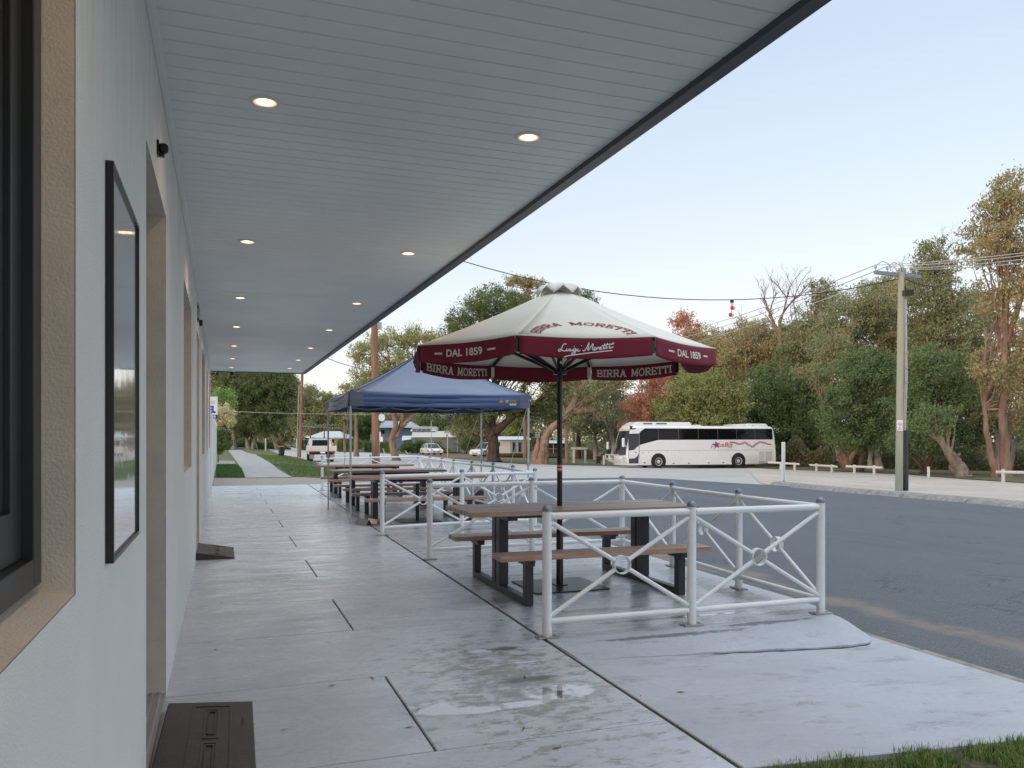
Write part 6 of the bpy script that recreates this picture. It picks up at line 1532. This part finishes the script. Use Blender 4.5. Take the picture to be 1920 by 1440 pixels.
def marker(label, u, v, d, hang):
    c = wp(u, v, d); t = thing('marker_ball', label, 'marker ball', c, R(30), group='red and white markers on the wires')
    M = Matrix.Rotation(R(90), 4, 'Y'); r_ = .105
    MB().lathe([(r_*math.cos(a)*.8, r_*1.25*math.sin(a)) for a in [R(-30+60*i/6) for i in range(7)]], n=20, M=M, cap=False).build('white_band', m_mw, t, smooth=True)
    for s_ in (-1, 1): MB().lathe([(r_*math.cos(a)*.8, s_*r_*1.25*math.sin(a)) for a in [R(30+60*i/6) for i in range(7)]], n=20, M=M, cap=False).build('red_end', m_mr, t, smooth=True)
    MB().tube((0, 0, r_*.7), (0, 0, hang), .012).box(-.04, .04, -.025, .025, hang-.09, hang+.02).build('hanger', m_black, t)
def on_cable(u):
    best = min(W0, key=lambda p: abs(960+F*((p.x*CT-p.y*ST)/(p.x*ST+p.y*CT))-u)); return best
for lab, u, dv in (('higher of the two left red and white marker balls on the wires', 1374, 15), ('lower of the two left red and white marker balls on the wires', 1371, 28)):
    q = on_cable(u); d_ = depth(q); marker(lab, u, V0-F*(q.z-H)/d_+dv, d_, dv/F*d_-.02)
marker('lone red and white marker ball on the wires halfway to the green pole', 1521, 586, 45, .42)

# ---------------- rails, bollards, posts ----------------
m_logw = mat('white_painted_log', (.62, .60, .57), .7, col2=(.45, .42, .38), nscale=8, contrast=(.5, .7))
def lograil(label, u0, v0, u1, v1, posts):
    base = atg(posts[0][0], posts[0][2]); t = thing('log_rail', label, 'barrier', base, group='low white log rails round the gravel lot'); ps = [atg(u, vb) for u, vt, vb in posts]
    d0 = depth(ps[0]); d1 = depth(ps[-1])
    def dep_(u): f = (u-posts[0][0])/(posts[-1][0]-posts[0][0]); return d0+(d1-d0)*f
    a, c = atd(u0, dep_(u0)), atd(u1, dep_(u1)); a.z = zv(v0, dep_(u0)); c.z = zv(v1, dep_(u1))
    MB().path([a-base, (a+c)/2-base+Vector((0, 0, .01)), c-base], .075, 10).build('rail', m_logw, t, smooth=True)
    for p, (u, vt, vb) in zip(ps, posts): zt = zv(vt, depth(p)); MB().tube(p-base-Vector((0, 0, .1)), Vector((0, 0, zt-p.z))+p-base, .085).build('post', m_logw, t, smooth=True)
lograil('low white log rail poking out behind the tail of the coach', 1440, 867, 1499, 870.5, [(1464, 866.5, 880.5), (1490, 867.5, 881)])
lograil('low white log rail with a leaning left post, second from the coach', 1519, 872, 1569, 875, [(1531, 869, 883.5), (1560, 871, 885.5)])
lograil('longest low white log rail, just left of the power pole', 1587, 874.5, 1654, 877, [(1602, 871.5, 888), (1639, 872.5, 889.5)])
lograil('low white log rail cut by the right edge of the picture', 1869, 885, 1990, 888, [(1881, 879.5, 904.5), (1965, 882, 909)])
def bollard(label, u, vt, vb, r=.08, name='bollard'):
    b = atg(u, vb); o = MB().lathe([(r, -.1), (r, zv(vt, depth(b))-b.z-.02), (r*.8, zv(vt, depth(b))-b.z)], n=14).build(name, m_logw, smooth=True); o.location = b; tag(o, label, 'bollard'); return o
bollard('single short white bollard on the gravel right of the power pole', 1741, 875, 895.5, .075)
bollard('short white bollard beside the red lidded park bin', 1132.5, 854, 871, .11)
bollard('white post at the mouth of the driveway by the tilted name boards', 498, 822, 845.5, .09)
for lab, u0, u1, v0, v1 in (('short white leaning marker post left of the forked gum', 721, 718, 850, 841), ('fallen white marker post right of the forked gum', 765, 759, 851, 845)):
    b = atg(u0, v0); tp = atd(u1, depth(b)); tp.z = zv(v1, depth(b)); o = MB().tube((0, 0, 0), tp-b, .05).build('marker_post', m_logw, smooth=True); o.location = b; tag(o, lab, 'post')
b = atg(1468, 905); t = thing('channel_post', 'tall white steel channel post standing on the gravel before the coach tail', 'post', b, -TH+R(20))
hh = zv(829, depth(b))-b.z
MB().box(-.07, .07, .0, .012, .02, hh).box(-.07, -.058, -.07, .0, .02, hh).box(.058, .07, -.07, 0, .02, hh).box(-.03, -.018, -.05, 0, .02, hh-.02).build('channel', m_white, t, bevel=.003)
MB().lathe([(.05, 0), (.05, .10), (.03, .12)], (0, -.02, 0), n=12).build('foot', m_galv, t)
for lab, u, vt, vb, r in (('thin grey street pole before the white sedan', 808.5, 789, 855, .045), ('slim pale post right of the white sedan', 839.5, 817, 858, .06), ('pale post at the corner of the long grey house', 858.5, 826, 848, .06)):
    b = atg(u, vb); o = MB().tube((0, 0, 0), (0, 0, zv(vt, depth(b))-b.z), r).build('street_pole', m_galv, smooth=True); o.location = b; tag(o, lab, 'post')
def sign(label, u, vb, vt, plates, r=.035, lean=None, name='road_sign'):
    b = atg(u, vb); d = depth(b); t = thing(name, label, 'sign', b, -TH)
    tp = atd(lean or u, d); hx = (tp-b).dot(exr); hz = zv(vt, d)-b.z
    MB().tube((0, 0, 0), (hx, 0, hz), r).build('post', m_galv, t, smooth=True)
    out = []
    for (ua, va, ub_, vb_, tl) in plates:
        x0, x1 = (ua-u)/F*d, (ub_-u)/F*d; z0, z1 = zv(vb_, d)-b.z, zv(va, d)-b.z; cx, cz = (x0+x1)/2, (z0+z1)/2
        M = Matrix.Translation((cx, -r-.012, cz))@Matrix.Rotation(R(tl), 4, 'Y'); out.append((MB().box(-(x1-x0)/2, (x1-x0)/2, -.008, .008, -(z1-z0)/2, (z1-z0)/2, M).build('plate', m_white, t, bevel=.004), cx, cz, x1-x0, z1-z0))
    return t, out, r
sign('pair of white sign backs on one post behind the brown pole', 712, 849, 809, [(706.5, 810, 714, 818.5, 0), (706.5, 819, 718, 828, 0)])
sign('white street name boards on a tilted post at the end of the footpath', 483, 842.5, 815, [(464.5, 819, 476.5, 822.5, -14), (468.5, 814, 480, 817.5, -12)], lean=475, name='street_name_sign')
t, pl, r_ = sign('white parking sign on a post in front of the huge gum stump', 1008, 864, 810, [(1004, 809.5, 1012, 820.5, 0)])
o, cx, cz, w_, h_ = pl[0]; lettering('NO', lambda a, b_: Vector((cx-w_*.25+w_*.5*a, -r_-.023, cz+h_*.02+h_*.36*b_)), m_black, o, bold=.03)
MB().box(cx-w_*.36, cx+w_*.36, -r_-.024, -r_-.0205, cz-h_*.30, cz-h_*.20).build('small_print', m_black, o)
# park name board
b = atg(1086.5, 868.5); d = depth(b); t = thing('park_board', 'pale green park name board on two white posts', 'sign', b, -TH)
for u in (1075.5, 1097.5): x = (u-1086.5)/F*d; MB().box(x-.09, x+.09, -.09, .09, 0, zv(842, d)-b.z).build('post', m_logw, t, bevel=.01)
bd = MB().box((1070-1086.5)/F*d, (1101-1086.5)/F*d, -.14, -.091, zv(843.3, d)-b.z, zv(838, d)-b.z).build('board', mat('pale_green_board', (.36, .40, .25), .7), t, bevel=.005)
mb = MB(); zc_ = (zv(843.3, d)+zv(838, d))/2-b.z
for k in range(15):
    if k in (4, 9): continue
    x = -.72+k*.1; mb.box(x, x+.065, -.146, -.1405, zc_-.04, zc_+.04)
mb.build('small_print', m_whitewall, bd)
# bins
def bin_(label, u, vb, h_, lid, body, rz=0, grp=None):
    b = atg(u, vb); t = thing('wheelie_bin', label, 'bin', b, rz, grp)
    k = h_/1.05
    MB().add([(x*.5*k, y*.5*k, z*k) for z, s_ in ((.05, .40), (.92, .56)) for x, y in ((-s_, -s_*1.1), (s_, -s_*1.1), (s_, s_*1.1), (-s_, s_*1.1))], [(0, 3, 2, 1), (4, 5, 6, 7), (0, 1, 5, 4), (1, 2, 6, 5), (2, 3, 7, 6), (3, 0, 4, 7)]).build('body', body, t, bevel=.02)
    MB().add([(x*k, y*k, z*k) for x, y, z in ((-.3, -.34, .925), (.3, -.34, .925), (.3, .34, .925), (-.3, .34, .925), (-.26, -.30, 1.0), (.26, -.30, 1.0), (.28, .33, 1.06), (-.28, .33, 1.06))], [(0, 3, 2, 1), (4, 5, 6, 7), (0, 1, 5, 4), (1, 2, 6, 5), (2, 3, 7, 6), (3, 0, 4, 7)]).build('lid', lid, t, bevel=.015)
    MB().tube((-.25*k, .36*k, .96*k), (.25*k, .36*k, .96*k), .015).build('handle', body, t)
    for s_ in (-1, 1): MB().lathe([(.0, -.03), (.10*k, -.03), (.10*k, .03), (0, .03)], n=16, M=Matrix.Translation((s_*.22*k, .24*k, .10*k))@Matrix.Rotation(R(90), 4, 'Y')).build('wheel', m_tyre, t)
    return t
m_redlid = mat('red_plastic', (.40, .03, .035), .45); m_greenbin = mat('dark_green_plastic', (.02, .035, .028), .5); m_greenlid = mat('green_plastic', (.05, .16, .06), .5)
bin_('dark wheelie bin with a red lid on the verge beside the brown pole', 528, 855, .98, m_redlid, m_greenbin, R(15))
bin_('red lidded dark bin standing in the park behind the name board', 1122, 869.5, .75, m_redlid, m_greenbin, R(-20))
bin_('small far dark green bin at the driveway, left one of a pair', 503, 841.5, .85, m_greenbin, m_greenbin, 0)
bin_('small far dark bin at the driveway, right one of a pair', 509.5, 842, .7, m_greenbin, m_greenbin, 0)

# ---------------- boundary wall and hotel sign ----------------
bw = thing('boundary_wall', 'white boundary wall running on from the end of the hotel', 'wall', (WX, 22.7, 0))
mb = MB()
for k in range(9): y = .06+k*2.45; mb.box(-.10, .0, y, y+2.44, .02, 2.10)
mb.build('panel', m_white, bw)
mb = MB()
for k in range(10): y = k*2.45; mb.box(-.13, .012, y-.06, y+.058, 0, 2.16)
mb.build('pier', m_white, bw, bevel=.004)
hs_ = thing('hotel_sign', 'white and blue hotel sign projecting beyond the far end of the wall', 'sign', (0, 28.0, 0))
MB().box(-.75, -.147, -.05, .05, 2.06, 2.77).build('panel', m_white, hs_, bevel=.006)
MB().box(-.75, -.147, -.053, -.0505, 2.06, 2.19).build('blue_band', m_blue, hs_)
MB().tube((-.62, .0, 0), (-.62, 0, 2.06), .04).build('post', m_galv, hs_, smooth=True)
lettering('UC', lambda a, b_: Vector((-.345+.125*a, -.055, 2.53+.115*b_)), m_greywall, hs_)
lettering('EL', lambda a, b_: Vector((-.415+.215*a, -.055, 2.24+.235*b_)), m_blue, hs_, bold=.05)
lettering('B', lambda a, b_: Vector((-.265+.06*a, -.058, 2.085+.08*b_)), m_whiteprint, hs_, bold=.03)
pb = thing('planter', 'terracotta planter at the foot of the boundary wall under the leafy shrub', 'planter', atg(413, 852)+Vector((-.1, 0, 0)))
MB().lathe([(.22, 0), (.34, .35), (.38, .37), (.38, .44), (.30, .44), (.28, .36), (0, .36)], n=20).build('pot', mat('terracotta', (.30, .17, .12), .9), pb, smooth=True)

# leaf litter on the slabs: single fallen gum leaves
m_leaf = mat('fallen_leaf', (.16, .07, .03), .8)
mb = MB()
for k in range(46):
    x, y = rng.uniform(-.1, 4.4), rng.uniform(3.0, 12); z = .003 if not (y < 5 and x > JX(y)) else -.05*max(0, x-2.1)+.003
    a = rng.uniform(0, 6.3); l_ = rng.uniform(.006, .035); c_, s_ = math.cos(a), math.sin(a)
    mb.add([(x-c_*l_, y-s_*l_, z), (x-s_*l_*.25, y+c_*l_*.25, z+.003), (x+c_*l_, y+s_*l_, z+.004), (x+s_*l_*.25, y-c_*l_*.25, z+.001)], [(0, 1, 2, 3)])
tag(mb.build('leaf_litter', m_leaf, recalc=False), 'scattered small brown leaves and specks lying on the pale concrete', 'leaf litter', None, 'stuff')
